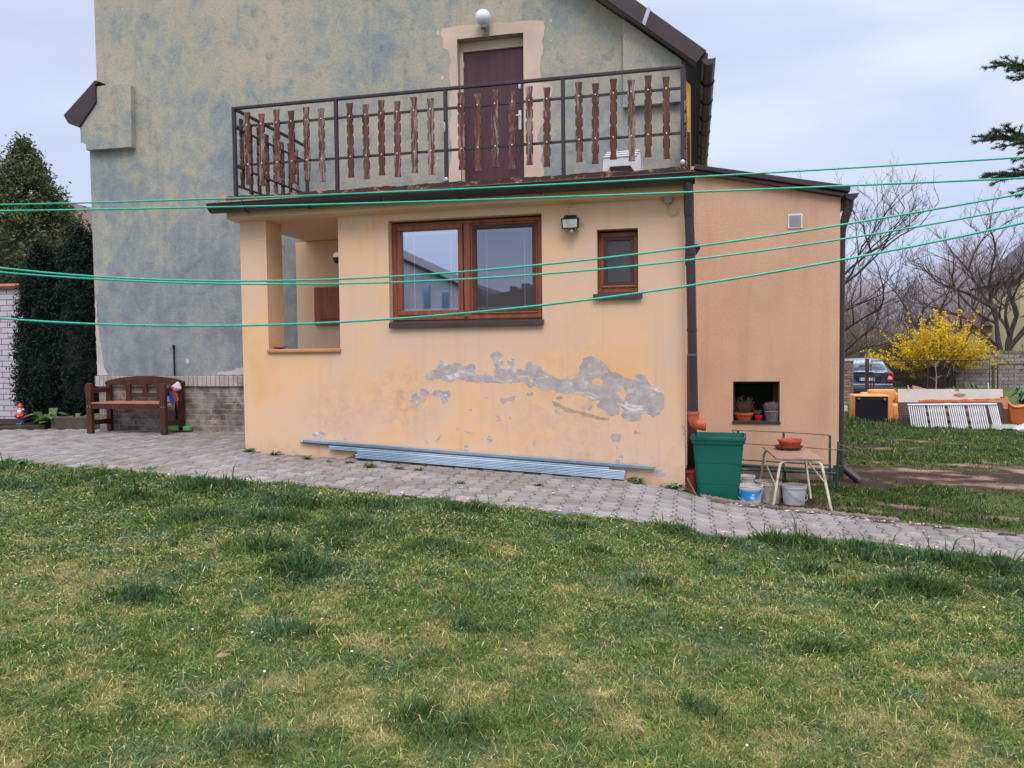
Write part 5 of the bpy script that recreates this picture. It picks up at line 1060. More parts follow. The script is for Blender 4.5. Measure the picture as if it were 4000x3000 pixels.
# overturned armchair showing its underside
ac = thing('armchair', 'orange armchair tipped over, showing its black underside with four metal feet', 'armchair', (4.1, 10.8, GY))
x0, x1, z0, z1 = 3.70, 4.40, -.27, .385
mb = MB(); mb.rbox(x0-.02, x1+.02, 10.5, 11.1, z0, z1, .03); mb.prism([(x1+.0, z0), (x1+.12, z0-.01), (x1+.10, z1-.02), (x1+.01, z1+.01)], 10.56, 11.05); mb.build('seat_body', m_orange, ac, smooth=True)
mb = MB(); mb.box(x0+.0, x1-.01, 10.485, 10.5, z0+.055, z1-.03); mb.build('underside_lining', m_lining_dark, ac)
for x, z in ((x0+.07, z1-.08), (x1-.08, z1-.09), (x0+.05, z0+.13), (x1-.06, z0+.1)): mb = MB(); mb.tube([(x, 10.44, z), (x, 10.486, z)], [.022, .03], 10); mb.build('foot', m_metal, ac, smooth=True)
mb = MB(); mb.rbox(x0-.04, x1+.06, 10.52, 10.9, -.33, -.24, .02); mb.build('backrest_edge', m_orange2, ac)
sf = thing('sofa', 'orange sofa piece standing behind the overturned armchair', 'sofa', (4.5, 11.3, GY))
mb = MB(); mb.rbox(4.14, 4.74, 11.25, 11.45, .2, .475, .045); mb.build('back_cushion', m_orange, sf, smooth=True)
mb = MB(); mb.rbox(4.03, 4.84, 11.3, 11.75, -.3, .39, .04); mb.build('backrest', m_orange, sf, smooth=True)
mb = MB(); mb.rbox(4.58, 4.84, 10.9, 11.4, -.3, .15, .06); mb.build('armrest', m_orange, sf, smooth=True)
# white board, mattress, slatted panel, white slatted screens
wbd = MB(); Mr = Matrix.Translation((4.75, 11.0, GY)) @ Matrix.Rotation(R(1.5), 4, 'Z') @ Matrix.Rotation(R(-9), 4, 'X'); wbd.box(0, 2.2, 0, .03, 0, .80, Mr)
wb_ = tag(wbd.build('white_board', M('chipped white laminate', lin(206, 200, 196), lin(196, 190, 186), 3, .6, .03), bevel=.003), 'large white laminate board with chipped spots leaning behind the slatted panels', 'board')
mb = MB()
for pl in ([(1225, 1130), (1265, 1118), (1330, 1120), (1362, 1128), (1330, 1145), (1290, 1152), (1250, 1142)], [(1245, 1072), (1290, 1078), (1290, 1092), (1250, 1088)], [(1192, 1098), (1202, 1098), (1202, 1105), (1194, 1105)]):
    P = [Wb(*p, 11.0) for p in pl]; mb.prism([(p.x, p.z) for p in P], 10.85, 10.855)
P_ = mb
P_.v = [(v[0], 11.0+(v[2]-GY)*math.tan(R(9))+(v[0]-4.75)*.026+(v[1]-10.87)*.6, v[2]) for v in P_.v]; P_.build('chipped_spot', M('bare chipboard', lin(160, 132, 112), None, 20, .9, .2), wb_)
mt = MB(); P = jit([(5.04, .18), (5.05, .275), (5.3, .30), (5.6, .285), (6.1, .31), (6.55, .325), (6.8, .31), (6.80, .1), (5.04, .1)], .006, .08, 4); mt.prism(P, 10.45, 10.6); tag(mt.build('foam_slab', M('torn orange foam', lin(204, 118, 76), lin(200, 164, 136), 7, .9, .4, lo=.45, hi=.62), bevel=.02), 'long torn orange foam slab lying on top of the dark slatted panel', 'foam slab')
pn = thing('slatted_panel', 'dark brown slatted wooden panel leaning behind the white slats', 'panel', (5.6, 10, GY))
Mp = Matrix.Translation((4.50, 9.95, GY-.03)) @ Matrix.Rotation(R(1), 4, 'Z') @ Matrix.Rotation(R(-16), 4, 'X')
mb = MB()
for k in range(15): mb.box(.0+.008*k*.0, 2.08+.0, 0, .018, .012+k*.04, .012+k*.04+.034, Mp)
mb.v = [(v[0]+(.25-v[2])*.19*(1 if v[0] > 5.6 else .15), v[1], v[2]) for v in mb.v]; mb.build('slats', woodmat('dark slats', lin(52, 36, 38), lin(74, 54, 54), None, (2, 20, 20), .6), pn)
mb = MB()
for x in (.3, 1.0, 1.8): mb.box(x, x+.06, .02, .05, 0, .6, Mp)
mb.build('batten', m_bench, pn)
pl_ = thing('pallet', 'weathered grey wooden pallet between the dark panel and the white slats', 'pallet', (5.5, 9.8, GY))
mb = MB()
for k, (z, xr_) in enumerate(((.03, 6.69), (.19, 6.2), (.36, 6.2))):
    mb = MB(); Mq = Matrix.Translation((4.8, 9.82-.0, GY)) @ Matrix.Rotation(R(-16), 4, 'X'); mb.box(0.15, xr_-4.8, -.03, -.01, z, z+.085, Mq); mb.build('pallet_board', M('grey weathered plank', lin(150, 138, 134), lin(116, 106, 104), 5, .85, .3, stretch=(.5, 4, 4)), pl_)
ss = thing('white_slatted_screen', 'white slatted screen of narrow bars leaning on the dark panel', 'screen', (5.5, 9.6, GY))
tops = [(765, 915, 8), (957, 1110, 8), (1158, 1305, 8), (1357, 1515, 8), (1560, 1640, 5)]; bots = [(805, 962), (1005, 1160), (1212, 1362), (1412, 1570), (1628, 1698)]
for (a, b, n), (c, d) in zip(tops, bots):
    mb = MB()
    for k in range(n):
        t = k/(n-1); p = Wb(a+(b-a)*t, 1236, 9.78); q_ = Wb(c+(d-c)*t, 1497, 9.58); q_.z = max(q_.z, -.36); mb.tube([(p.x, 9.78, p.z), (q_.x, 9.58, q_.z)], .0128, 6)
    if d < 1600: p = Wb(c, 1497, 9.57); q_ = Wb(d, 1497, 9.57); mb.tube([(p.x, 9.575, p.z+.005), (q_.x, 9.575, q_.z+.005)], .012, 6)
    mb.build('slat_group', m_white, ss, smooth=True)
p, q_ = Wb(750, 1228, 9.77), Wb(1640, 1222, 9.77); mb = MB(); mb.tube([(p.x, 9.77, p.z), (q_.x, 9.77, q_.z)], .02, 10); mb.tube([(p.x+.72, 9.77, p.z+.01), (p.x+.86, 9.77, p.z+.012)], .028, 8); mb.build('top_rail', m_white, ss, smooth=True)
tag(MB().box(6.15, 6.62, 9.45, 9.47, -.24, -.16).build('white_plank', m_wpl), 'short white plank lying in front at the right end of the screen', 'plank'); tag(MB().box(4.38, 4.56, 9.9, 10.1, GY-.04, GY).build('white_block', m_wpl), 'small white block on the grass left of the slatted screen', 'block')
tag(MB().rbox(3.42, 3.58, 10.7, 10.8, .0, .12, .01).build('white_box', m_wpl), 'small white box next to the left edge of the overturned armchair', 'box')
mb = MB(); mb.tube([Wb(755, 1035, 11.1), Wb(768, 1075, 11.1)], .012, 6); mb.tube([Wb(1555, 1010, 11.3), Wb(1562, 1072, 11.3)], .014, 6); tag(mb.build('white_sticks', m_wpl), 'two thin white sticks poking up behind the white board', 'sticks')
A_, B_ = Wb(806, 1045, 11.2), Wb(960, 1075, 11.2); mb = MB(); mb.prism([(A_.x, A_.z+.03), (B_.x, B_.z+.0), (B_.x, B_.z-.05), (A_.x, A_.z-.05)], 11.2, 11.25); tag(mb.build('timber_offcut', M('fresh timber', lin(196, 158, 130), None, 5, .8, .2)), 'pale timber offcut sticking up left behind the white board', 'timber')
# orange shell chair at the right frame edge
oc = thing('lounge_chair', 'rust orange lounge chair side cut by the right frame edge', 'chair', (7.3, 10.6, GY))
P = [Wb(*p, 10.6) for p in ((1733, 1150), (1750, 1195), (1780, 1228), (1820, 1246), (1870, 1245), (1930, 1235), (2100, 1230), (2100, 1420), (1765, 1420), (1750, 1300))]
mb = MB(); mb.prism([(p.x, p.z) for p in P], 10.5, 10.95); mb.build('side_shell', m_orange2, oc, bevel=.03, smooth=True)
mb = MB(); mb.tube([tuple(Wb(*p, 10.5)) for p in ((1733, 1150), (1750, 1195), (1780, 1230), (1820, 1250), (1870, 1249), (1930, 1238), (2100, 1230))], .025, 8); mb.build('edge_piping', m_orange, oc, smooth=True)
mb = MB(); mb.ball((6.76, 9.35, -.28), .19, 16, 10, (1.3, .8, .75)); mb.v = [(v[0]+.02*math.sin(v[2]*60), v[1], v[2]+.02*math.sin(v[0]*50+v[1]*30)) for v in mb.v]
tag(mb.build('plastic_sack', M('crumpled white sack', lin(206, 206, 210), lin(170, 168, 172), 12, .5, .5), smooth=True), 'crumpled white plastic sack on the grass at the right frame edge', 'sack')
# planks stacked behind the annex
for k, (z, h) in enumerate(((-.34, .11), (-.225, .09), (-.13, .12), (.0, .05))):
    mb = MB(); mb.box(2.2, 4.0, 13.0+.03*k, 13.5, z-.0, z+h-.012); tag(mb.build('stacked_plank', M('grey weathered plank', lin(150, 138, 134), None)if not bpy.data.materials.get('grey weathered plank') else bpy.data.materials['grey weathered plank'], bevel=.006), ['lowest grey plank of the stack behind the annex', 'second plank from the bottom of the stack behind the annex', 'third and thickest plank of the stack behind the annex', 'thin top plank of the stack behind the annex'][k], 'plank', 'planks stacked behind the annex')
# brick pillar
pr = thing('brick_pillar', 'sooty pale brick gate pillar left of the parked car', 'pillar', (4.6, 17, GY)); mb = MB(); mb.box(3.6, 4.895, 17, 17.35, -.4, 1.04); mb.build('brickwork', m_pillar, pr); mb = MB(); mb.box(3.58, 4.91, 16.98, 17.37, 1.042, 1.07); mb.build('cap', m_conc, pr)
# gate and fence frames with wire mesh
def meshpanel(mb, x0, x1, z0, z1, y, st=.11, r=.0028, slope=0):
    n = int((x1-x0+z1-z0)/st)
    for i in range(n):
        for s in (1, -1):
            c = x0-(z1-z0)+i*st if s == 1 else x0+i*st
            pts = []
            for z in (z0, z1):
                x = c+(z-z0) if s == 1 else c-(z-z0); pts.append((x, z))
            (xa, za), (xb, zb) = pts
            if xa > xb: xa, za, xb, zb = xb, zb, xa, za
            if xb < x0 or xa > x1: continue
            def cl(x): t = (x-xa)/(xb-xa); return za+(zb-za)*t
            p = (max(xa, x0), cl(max(xa, x0))); q_ = (min(xb, x1), cl(min(xb, x1))); mb.tube([(p[0], y, p[1]), (q_[0], y, q_[1])], r, 3, False)
gt = thing('garden_gate', 'rusty dark tube gate with wire mesh in front of the parked car', 'gate', (7.5, 19, GY))
m_gate = M('rusty dark iron', lin(54, 42, 42), lin(74, 54, 50), 9, .7, .2)
mb = MB(); mb.box(5.64, 5.74, 18.95, 19.05, -.4, 1.09); mb.build('gate_post', m_gate, gt)
for p in ([(5.81, 19, -.3), (5.81, 19, 1.02), (9.32, 19, 1.03), (9.30, 19, -.3)], [(7.52, 19, -.3), (7.52, 19, 1.02)], [(5.81, 19, -.2), (9.3, 19, -.2)]): mb = MB(); mb.tube(p, .021, 8); mb.build('gate_frame', m_gate, gt)
mb = MB(); mb.tube([(5.45, 19, .86), (5.83, 19, .86)], .02, 6); mb.tube([(3.5, 18.9, .68), (5.84, 18.9, .64), (5.87, 18.9, .6), (5.87, 18.9, -.3)], .017, 6); mb.build('hinge_bar', m_gate, gt)
mb = MB(); meshpanel(mb, 5.82, 9.3, -.2, 1.01, 19.0); mb.build('wire_mesh', m_gate, gt, fix=False)
fr = thing('fence_frame', 'dark tube fence frame with mossy wooden post at the right frame edge', 'fence', (10.2, 19, GY))
mb = MB(); mb.tube([(9.55, 19, -.3), (9.55, 19, .87), (9.58, 19, .89), (12.6, 19, .89)], .021, 8); mb.build('fence_tube', m_gate, fr)
mb = MB(); mb.tube([(9.32, 19, .77), (9.55, 19, .77)], .016, 6); mb.build('fence_link', m_gate, fr)
mb = MB(); mb.tube([(9.43, 19, -.35), (9.425, 19, .84)], .048, 8); mb.build('wooden_post', M('mossy wood', lin(92, 82, 72), lin(70, 66, 52), 12, .9, .4), fr)
mb = MB(); meshpanel(mb, 9.56, 12.4, -.2, .88, 19.0); mb.build('wire_mesh', m_gate, fr, fix=False)
# ---------------------------------------------------------------- parked car (rear view)
car = thing('parked_car', 'dark blue grey hatchback parked behind the gate, seen from the rear', 'car', (6.19, 23.7, GY-.1)); CXX = 6.19; cz = GY-.08
m_paint = M('blue grey car paint', lin(62, 76, 96), lin(56, 70, 90), 2, .22, 0, metal=.35, spec=.6); m_paint.node_tree.nodes['Principled BSDF'].inputs['Coat Weight'].default_value = .8
# sections along Y: (y, half width low, belt, roof, z low, z belt, z roof)
SEC = [(21.50, .80, .84, .60, .34, .62, .92), (21.46, .86, .87, .66, .30, .80, .94), (21.52, .885, .885, .62, .22, .92, 1.04), (21.72, .89, .88, .60, .20, .95, 1.24), (22.0, .895, .88, .58, .20, .95, 1.40), (22.5, .9, .88, .58, .20, .95, 1.455), (23.4, .9, .88, .58, .20, .94, 1.46), (24.1, .9, .88, .56, .20, .93, 1.40), (24.8, .89, .86, .70, .20, .90, 1.0), (25.7, .86, .80, .60, .25, .78, .80), (25.9, .78, .70, .5, .35, .62, .64)]
mb = MB(); V = []; m = 0
for (y, wl_, wb2, wr, zl, zb, zr_) in SEC:
    half = [(wl_*.9, zl), (wl_, zl+.1), (wl_+.005, (zl+zb)/2), (wb2, zb), (wb2-(wb2-wr)*.45, zb+(zr_-zb)*.5), (wr+.03, zr_-(zr_-zb)*.12), (wr-.08, zr_-.01), (0, zr_)]
    full = half+[(-a, b) for a, b in half[-2::-1]]; m = len(full); V += [(CXX+a, y, cz+b) for a, b in full]
F = [(i*m+k, i*m+(k+1) % m, (i+1)*m+(k+1) % m, (i+1)*m+k) for i in range(len(SEC)-1) for k in range(m)]+[tuple(range(m)), tuple((len(SEC)-1)*m+k for k in range(m))]
mb.add(V, F); bd = mb.build('body', m_paint, car, smooth=True)
m_win = M('car rear glass', lin(150, 172, 202), lin(160, 182, 210), 2, .08, 0, metal=.55)
mb = MB(); quad(mb, (CXX-.68, 21.50, cz+.95), (CXX+.68, 21.50, cz+.95), (CXX+.60, 21.93, cz+1.36), (CXX-.60, 21.93, cz+1.36)); mb.v = [(v[0], v[1]-.035, v[2]+.02) for v in mb.v]; mb.build('rear_window', m_win, car, fix=False)
m_tl = M('red lamp glass', lin(170, 24, 34), lin(150, 18, 30), 4, .15, 0); m_cl = M('clear lamp glass', lin(214, 200, 206), None, 4, .2, 0)
for s in (1, -1):
    mb = MB(); P = [(CXX+s*.66, .62), (CXX+s*.87, .60), (CXX+s*.885, .83), (CXX+s*.80, .93), (CXX+s*.70, .96)]; mb.prism([(a, cz+b) for a, b in P], 21.40, 21.75); tl = mb.build('taillight', m_tl, car, bevel=.015)
    mb = MB(); mb.prism([(CXX+s*.68, cz+.70), (CXX+s*.83, cz+.69), (CXX+s*.81, cz+.80), (CXX+s*.70, cz+.82)], 21.39, 21.41); mb.build('reversing_lamp', m_cl, tl)
    for y in (22.25, 24.95): mb = MB(); mb.tube([(CXX+s*.68, y, cz+.32), (CXX+s*.90, y, cz+.32)], .315, 24); wh = mb.build('wheel', m_black, car, smooth=True); mb = MB(); mb.tube([(CXX+s*.89, y, cz+.32), (CXX+s*.912, y, cz+.32)], .2, 20); mb.build('rim', m_metal, wh)
mb = MB(); mb.rbox(CXX-.87, CXX+.84, 21.36, 21.5, cz+.475, cz+.535, .02); mb.build('bumper_strip', M('light bumper strip', lin(160, 160, 180), None, 4, .4, 0), car)
mb = MB(); mb.rbox(CXX-.86, CXX+.86, 21.40, 21.6, cz+.22, cz+.47, .05); mb.build('bumper', m_paint, car, smooth=True)
mb = MB(); mb.prism([(CXX-.36, cz+.80), (CXX+.50, cz+.80), (CXX+.47, cz+.62), (CXX-.32, cz+.62)], 21.43, 21.455); mb.build('plate_recess', m_black, car)
mb = MB(); mb.rbox(CXX-.26, CXX+.26, 21.405, 21.425, cz+.645, cz+.755, .005); plt = mb.build('licence_plate', m_white, car)
mb = MB(); mb.box(CXX-.257, CXX-.21, 21.402, 21.404, cz+.65, cz+.75); mb.build('blue_band', bpy.data.materials['blue glaze'], plt)
tcu = bpy.data.curves.new('plate_text', 'FONT'); tcu.body = '1A7 1119'; tcu.size = .115; tcu.align_x = 'CENTER'; tcu.extrude = .001
to = bpy.data.objects.new('tmp', tcu); COL.objects.link(to); bpy.context.view_layer.update(); tm_ = bpy.data.meshes.new_from_object(to.evaluated_get(bpy.context.evaluated_depsgraph_get())); COL.objects.unlink(to); bpy.data.objects.remove(to)
to = bpy.data.objects.new('plate_lettering', tm_); COL.objects.link(to); tm_.materials.clear(); tm_.materials.append(m_black); to.parent = plt; to.location = Vector((CXX+.03, 21.402, cz+.66))-ORG[car.name]; to.rotation_euler = (R(90), 0, 0)
# ---------------------------------------------------------------- boundary behind the yard
lw = thing('stone_fence', 'low dark stone block wall with green wire mesh fence on top, behind the car', 'fence', (9, 28, GY))
mb = MB(); mb.box(3, 11.02, 28, 28.25, -.5, .09); mb.build('block_base', m_blockwall, lw); mb = MB(); mb.box(3, 11.03, 27.97, 28.28, .092, .15); mb.build('coping', m_concdark, lw)
m_gf = M('dark green fence paint', lin(40, 58, 48), None, 5, .6, .1)
for x in (4.5, 6.2, 7.95, 9.4, 10.95): mb = MB(); mb.box(x-.025, x+.025, 28.1, 28.15, .15, 1.32); mb.build('post', m_gf, lw)
mb = MB(); mb.tube([(4, 28.1, 1.3), (11, 28.1, 1.28)], .012, 4); meshpanel(mb, 4, 11, .16, 1.3, 28.1, .16, .004); mb.build('wire_mesh', m_gf, lw, fix=False)
wwl = thing('garden_wall', 'weathered white brick garden wall right of the yellow shrub', 'wall', (13, 28, GY)); mb = MB(); mb.box(11.05, 17.5, 27.9, 28.2, -.5, 1.17); mb.build('brickwork', m_greybrick, wwl); mb = MB(); mb.box(11.03, 17.5, 27.87, 28.23, 1.172, 1.23); mb.build('coping', m_conc, wwl)
# neighbouring houses beyond
nh = thing('neighbour_house', 'beige neighbouring house behind the bare trees at the right frame edge', 'house', (19, 37, GY))
m_nh = M('beige render', lin(196, 182, 150), lin(180, 168, 140), 1.2, .9, .1); mb = MB(); mb.prism([(16.4, -.5), (24, -.5), (24, 4.9), (20.2, 8.6), (16.4, 4.9)], 36, 42); mb.build('wall', m_nh, nh)
mb = MB(); mb.prism([(16.15, 4.72), (20.2, 8.65), (24.3, 4.7), (24.3, 4.85), (20.2, 8.85), (16.1, 4.85)], 35.8, 42.3); mb.build('roof', m_roofdark, nh); mb = MB(); mb.prism([(16.3, 2.9), (19.5, 4.6), (19.5, 2.9)], 33.8, 35.9); mb.build('lean_to_roof', m_roofdark, nh)
mb = MB(); mb.box(16.3, 19.5, 33.9, 35.9, -.5, 2.89); mb.build('lean_to', m_nh, nh)
ph = thing('pink_house', 'low pinkish house with a small window behind the garden wall', 'house', (14, 40, GY)); mb = MB(); mb.box(14.2, 17.4, 40, 44, -.5, 2.6); mb.build('wall', M('pink beige render', lin(196, 168, 156), lin(182, 156, 146), 1, .9, .1), ph)
mb = MB(); mb.box(16.6, 17.1, 39.96, 39.99, 1.0, 1.8); mb.build('window', m_win, ph); mb = MB(); mb.prism([(39.6, 2.6), (44.4, 2.6), (42, 3.5)], 14.0, 17.5, 'x'); mb.build('roof', M('brown tiles', lin(110, 84, 76), None, 6, .9, .3), ph)
lh = thing('distant_roof_house', 'brown roofed house glimpsed between the conifer and the house corner', 'house', (-24, 16, .3)); mb = MB(); mb.box(-28, -19.2, 16, 22, 0, 4.1); mb.build('wall', m_nh, lh); mb = MB(); mb.prism([(-28.5, 4.0), (-18.9, 4.1), (-23.7, 7.5)], 15.7, 22.3); mb.build('roof', M('brown grey tiles', lin(112, 92, 88), lin(92, 76, 74), 6, .9, .3), lh)
# house and tree behind the photographer, mirrored in the window
bh = thing('mirrored_house', 'pale gabled house standing behind the viewer, seen only mirrored in the left window pane', 'house', (-9, -24, 0))
mb = MB(); mb.prism([(-19, -.2), (-9.3, -.2), (-9.3, 4.15), (-19, 8.65)], -30, -22); mb.build('wall', M('pale render', lin(190, 192, 200), None, 1, .9, .1), bh)
mb = MB(); mb.prism([(-19, 8.68), (-9.1, 4.08), (-9.1, 4.2), (-19, 8.82)], -30.2, -21.85); mb.build('roof', m_roofdark, bh)
for x, z in ((-10.85, 3.3), (-10.05, 3.0)): mb = MB(); mb.box(x, x+.26, -22.0, -21.93, z, z+.95); mb.build('window', m_win, bh)
bl = thing('mirrored_sheds', 'row of low dark roofs behind the viewer, seen only mirrored in the right window pane', 'shed', (0, -30, 0)); mb = MB(); mb.prism([(-9.2, -.2), (12, -.2), (12, 3.0), (5, 3.8), (1, 3.1), (-4.6, 4.3), (-6.2, 4.1), (-6.6, 4.1), (-6.6, 4.3), (-6.9, 4.3), (-6.9, 4.1), (-7.2, 4.05), (-7.2, 4.2), (-7.4, 4.2), (-7.4, 4.0), (-8.6, 3.8), (-8.65, 4.1), (-8.9, 4.35), (-9.2, 4.1)], -29, -23); mb.build('roof', m_roofdark, bl)

# ================================================================ VEGETATION
def leaves(name, P, size, col, mat, parent=None, org=None, aspect=.5, up=0.0, hang=0.0):
    "P: n x 3 centres; random oriented small quads"
    n = len(P); d = RNG.normal(size=(n, 3)); d[:, 2] = d[:, 2]*(1-abs(up))+up*2.0; d /= np.linalg.norm(d, axis=1)[:, None]; r = RNG.normal(size=(n, 3)); s = np.cross(d, r); s /= np.linalg.norm(s, axis=1)[:, None]
    L = size[:, None]*d*.5; S = size[:, None]*s*.5*aspect
    V = np.stack([P-L, P+S*.9, P+L, P-S*.9], 1)
    if org is not None: V = V-np.array(org)
    o = npmesh(name, V.reshape(-1, 3), np.arange(n*4), np.full(n, 4), np.repeat(col, 4, 0), mat)
    if parent is not None: o.parent = parent
    return o
m_leaf = attrmat('foliage', .7, .2); m_yel = attrmat('yellow blossom', .6, .3)
def clumpy(n, nclump, sampler, spread):
    c = sampler(nclump); i = RNG.integers(0, nclump, n); return c[i]+RNG.normal(size=(n, 3))*spread*RNG.uniform(.4, 1.2, nclump)[i][:, None], i
def colmix(i, nclump, a, b, var=.25):
    t = RNG.random(nclump)[i][:, None]; c = np.array(a[:3])*(1-t)+np.array(b[:3])*t; return c*RNG.uniform(1-var, 1+var, (len(i), 1))
def conifer(name, x, y, z0, h, rbase, label, n=42000, nc=1500, sz=.13, ca=lin(58, 76, 50), cb=lin(104, 108, 74), pw=1.0, grp=None):
    t = thing(name, label, 'tree', (x, y, z0), 0, grp)
    def samp(m):
        u = RNG.random(m)**.75; zz = h*(1-u)*.97+.15; rr_ = rbase*np.clip(u, 0, 1)**pw*RNG.uniform(.5, 1.1, m)**.7; a = RNG.random(m)*2*np.pi; bump = 1+.16*np.sin(a*5+zz*1.7)+.1*np.sin(zz*4.2+a*2)
        return np.stack([x+rr_*bump*np.cos(a), y+rr_*bump*np.sin(a), z0+zz], 1)
    P, i = clumpy(n, nc, samp, .115); P[:, 2] += .45*np.hypot(P[:, 0]-x, P[:, 1]-y)*RNG.random(n)*.35; col = colmix(i, nc, ca, cb, .45)
    leaves('crown', P, RNG.uniform(.6, 1.3, n)*sz, col, m_leaf, t, (x, y, z0), .45, .15)
    MB().tube([(x, y, z0-.2), (x, y, z0+h*.5), (x, y, z0+h*.97)], [.18, .1, .02], 8).build('trunk', m_bark, t)
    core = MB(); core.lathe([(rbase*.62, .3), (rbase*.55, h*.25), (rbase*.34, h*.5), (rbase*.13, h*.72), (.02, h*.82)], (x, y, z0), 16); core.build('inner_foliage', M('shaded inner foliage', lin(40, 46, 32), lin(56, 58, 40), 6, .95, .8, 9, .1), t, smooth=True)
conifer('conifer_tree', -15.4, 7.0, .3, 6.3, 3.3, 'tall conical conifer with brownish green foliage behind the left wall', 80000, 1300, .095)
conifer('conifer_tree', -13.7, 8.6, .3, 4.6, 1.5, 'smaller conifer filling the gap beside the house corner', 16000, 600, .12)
def column(x, y, z0, h, r, label, n=30000, nc=700, bulge=.3):
    t = thing('columnar_shrub', label, 'shrub', (x, y, z0), 0, 'dark columnar evergreens in the bed')
    def samp(m):
        v = RNG.random(m); zz = v*h; prof = np.interp(v, [0, .12, bulge, .6, .85, 1], [.62, .9, 1, .86, .58, .12]); a = RNG.random(m)*2*np.pi; rr_ = r*prof*RNG.uniform(.72, 1.05, m); return np.stack([x+rr_*np.cos(a)*(1+.1*np.sin(zz*6+a*3)), y+rr_*np.sin(a)*.9, z0+zz], 1)
    P, i = clumpy(n, nc, samp, .065); P[:, 2] += RNG.normal(size=n)*.07; P[:, 2] = np.maximum(P[:, 2], z0+.02); col = colmix(i, nc, lin(20, 34, 34), lin(40, 58, 46), .45)
    leaves('foliage', P, RNG.uniform(.6, 1.3, n)*.075, col, m_leaf, t, (x, y, z0), .32, .42)
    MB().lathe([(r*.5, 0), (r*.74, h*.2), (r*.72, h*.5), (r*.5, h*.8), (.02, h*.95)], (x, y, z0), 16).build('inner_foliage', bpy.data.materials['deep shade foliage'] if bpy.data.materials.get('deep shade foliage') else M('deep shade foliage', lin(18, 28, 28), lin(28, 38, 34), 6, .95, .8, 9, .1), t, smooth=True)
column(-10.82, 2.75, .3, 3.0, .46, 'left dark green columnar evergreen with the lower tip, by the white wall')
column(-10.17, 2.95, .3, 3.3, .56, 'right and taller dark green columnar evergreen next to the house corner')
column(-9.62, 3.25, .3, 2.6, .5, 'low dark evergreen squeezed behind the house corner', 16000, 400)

m_bark2 = M('greyish brown bark', lin(96, 84, 82), lin(70, 60, 58), 8, .95, .5, 30, .01, stretch=(1, 1, .3))
def bare_tree(name, base, h, seed, label, levels=5, spread=.55, r0=.09, lean=(0, 0), mat=None, twig=1.0, grp=None, buds=0, stems=None):
    rr = random.Random(seed); t = thing(name, label, 'tree', base, 0, grp); trunk = MB(); br_ = MB(); cnt = [0]; tips = []
    def grow(p, d, L, r, lv):
        pts = [p]; rs = [r]; n = 5 if lv < 2 else 4; q_ = p.copy(); dd = d.normalized()
        for i in range(n):
            dd = (dd+Vector((rr.gauss(0, .13), rr.gauss(0, .13), rr.gauss(.02, .10)))*(1.15 if lv else .7)).normalized(); q_ = q_+dd*(L/n); pts.append(q_.copy()); rs.append(r*(1-.55*(i+1)/n))
        (trunk if lv == 0 else br_).tube(pts, rs, 8 if lv < 2 else (5 if lv < 3 else 3), False); cnt[0] += 1
        if lv >= levels: tips.append(pts[-1]); return
        k = rr.randint(3, 4) if lv < levels-1 else rr.randint(3, 5)
        if lv == 0: k += 2
        for j in range(k):
            f = rr.uniform(.3, 1.0) if j else 1.0; i = min(int(f*n), n-1); s = pts[i].lerp(pts[i+1], f*n-i if f < 1 else 1)
            a = rr.uniform(0, 6.28); o_ = Vector((math.cos(a), math.sin(a), rr.uniform(-.12, .35)))
            nd = (dd*(.75 if lv else .55)+o_*spread*rr.uniform(.7, 1.4)+Vector((0, 0, .12))).normalized(); grow(s, nd, L*rr.uniform(.52, .78), max(r*(.5 if j else .62), .0035*twig), lv+1)
            if cnt[0] > 6000: return
    for (dx, dy, dz, l_, rq) in (stems or [(lean[0], lean[1], 1, h*.38, r0)]): grow(Vector(base), Vector((dx, dy, dz)), l_, rq, 0)
    if buds:
        for _ in range(buds): 
            p = Vector(rr.choice(br_.v)); br_.ball(p, .011, 5, 4)
    trunk.build('trunk', mat or m_bark, t, fix=False, smooth=True); br_.build('branches', mat or m_bark, t, fix=False)
    return t
bare_tree('bare_tree', (4.2, 20.5, -.3), 8, 11, 'budding bare tree spreading to the right from behind the annex', 5, .6, .1, (.32, 0), buds=1400, stems=[(.28, 0, 1, 3.7, .10), (.75, .1, .75, 2.2, .06)])
bare_tree('bare_tree', (14.4, 32, -.3), 8, 23, 'gnarled leafless fruit tree with a forked dark trunk at the right', 5, .62, .2, (0, 0), buds=500, mat=m_bark2, stems=[(-.42, 0, 1, 3.6, .17), (.02, 0, 1, 3.2, .2)])
bare_tree('bare_tree', (12.6, 33.5, -.3), 7, 5, 'slimmer leafless tree left of the forked fruit tree', 5, .6, .09, mat=m_bark2)
bare_tree('bare_tree', (2.1, 14.5, -.3), 8, 31, 'leafless tree whose twigs just show above the annex roof', 4, .5, .07, (-.03, 0), stems=[(-.02, 0, 1, 3.0, .06)])
for k, (x, y, sd, lb) in enumerate(((17.5, 44, 41, 'distant leafless tree right of the forked fruit tree'), (10.2, 46, 42, 'distant leafless tree behind the yellow shrub'), (14.8, 50, 43, 'furthest leafless tree between the two other distant ones'))):
    bare_tree('bare_tree', (x, y, -.3), 9, sd, lb, 5, .6, .15, twig=2.2, mat=M('greyish bark', lin(108, 96, 98), lin(88, 78, 80), 6, .95, .2) if k == 0 else bpy.data.materials['greyish bark'], grp='distant leafless trees')
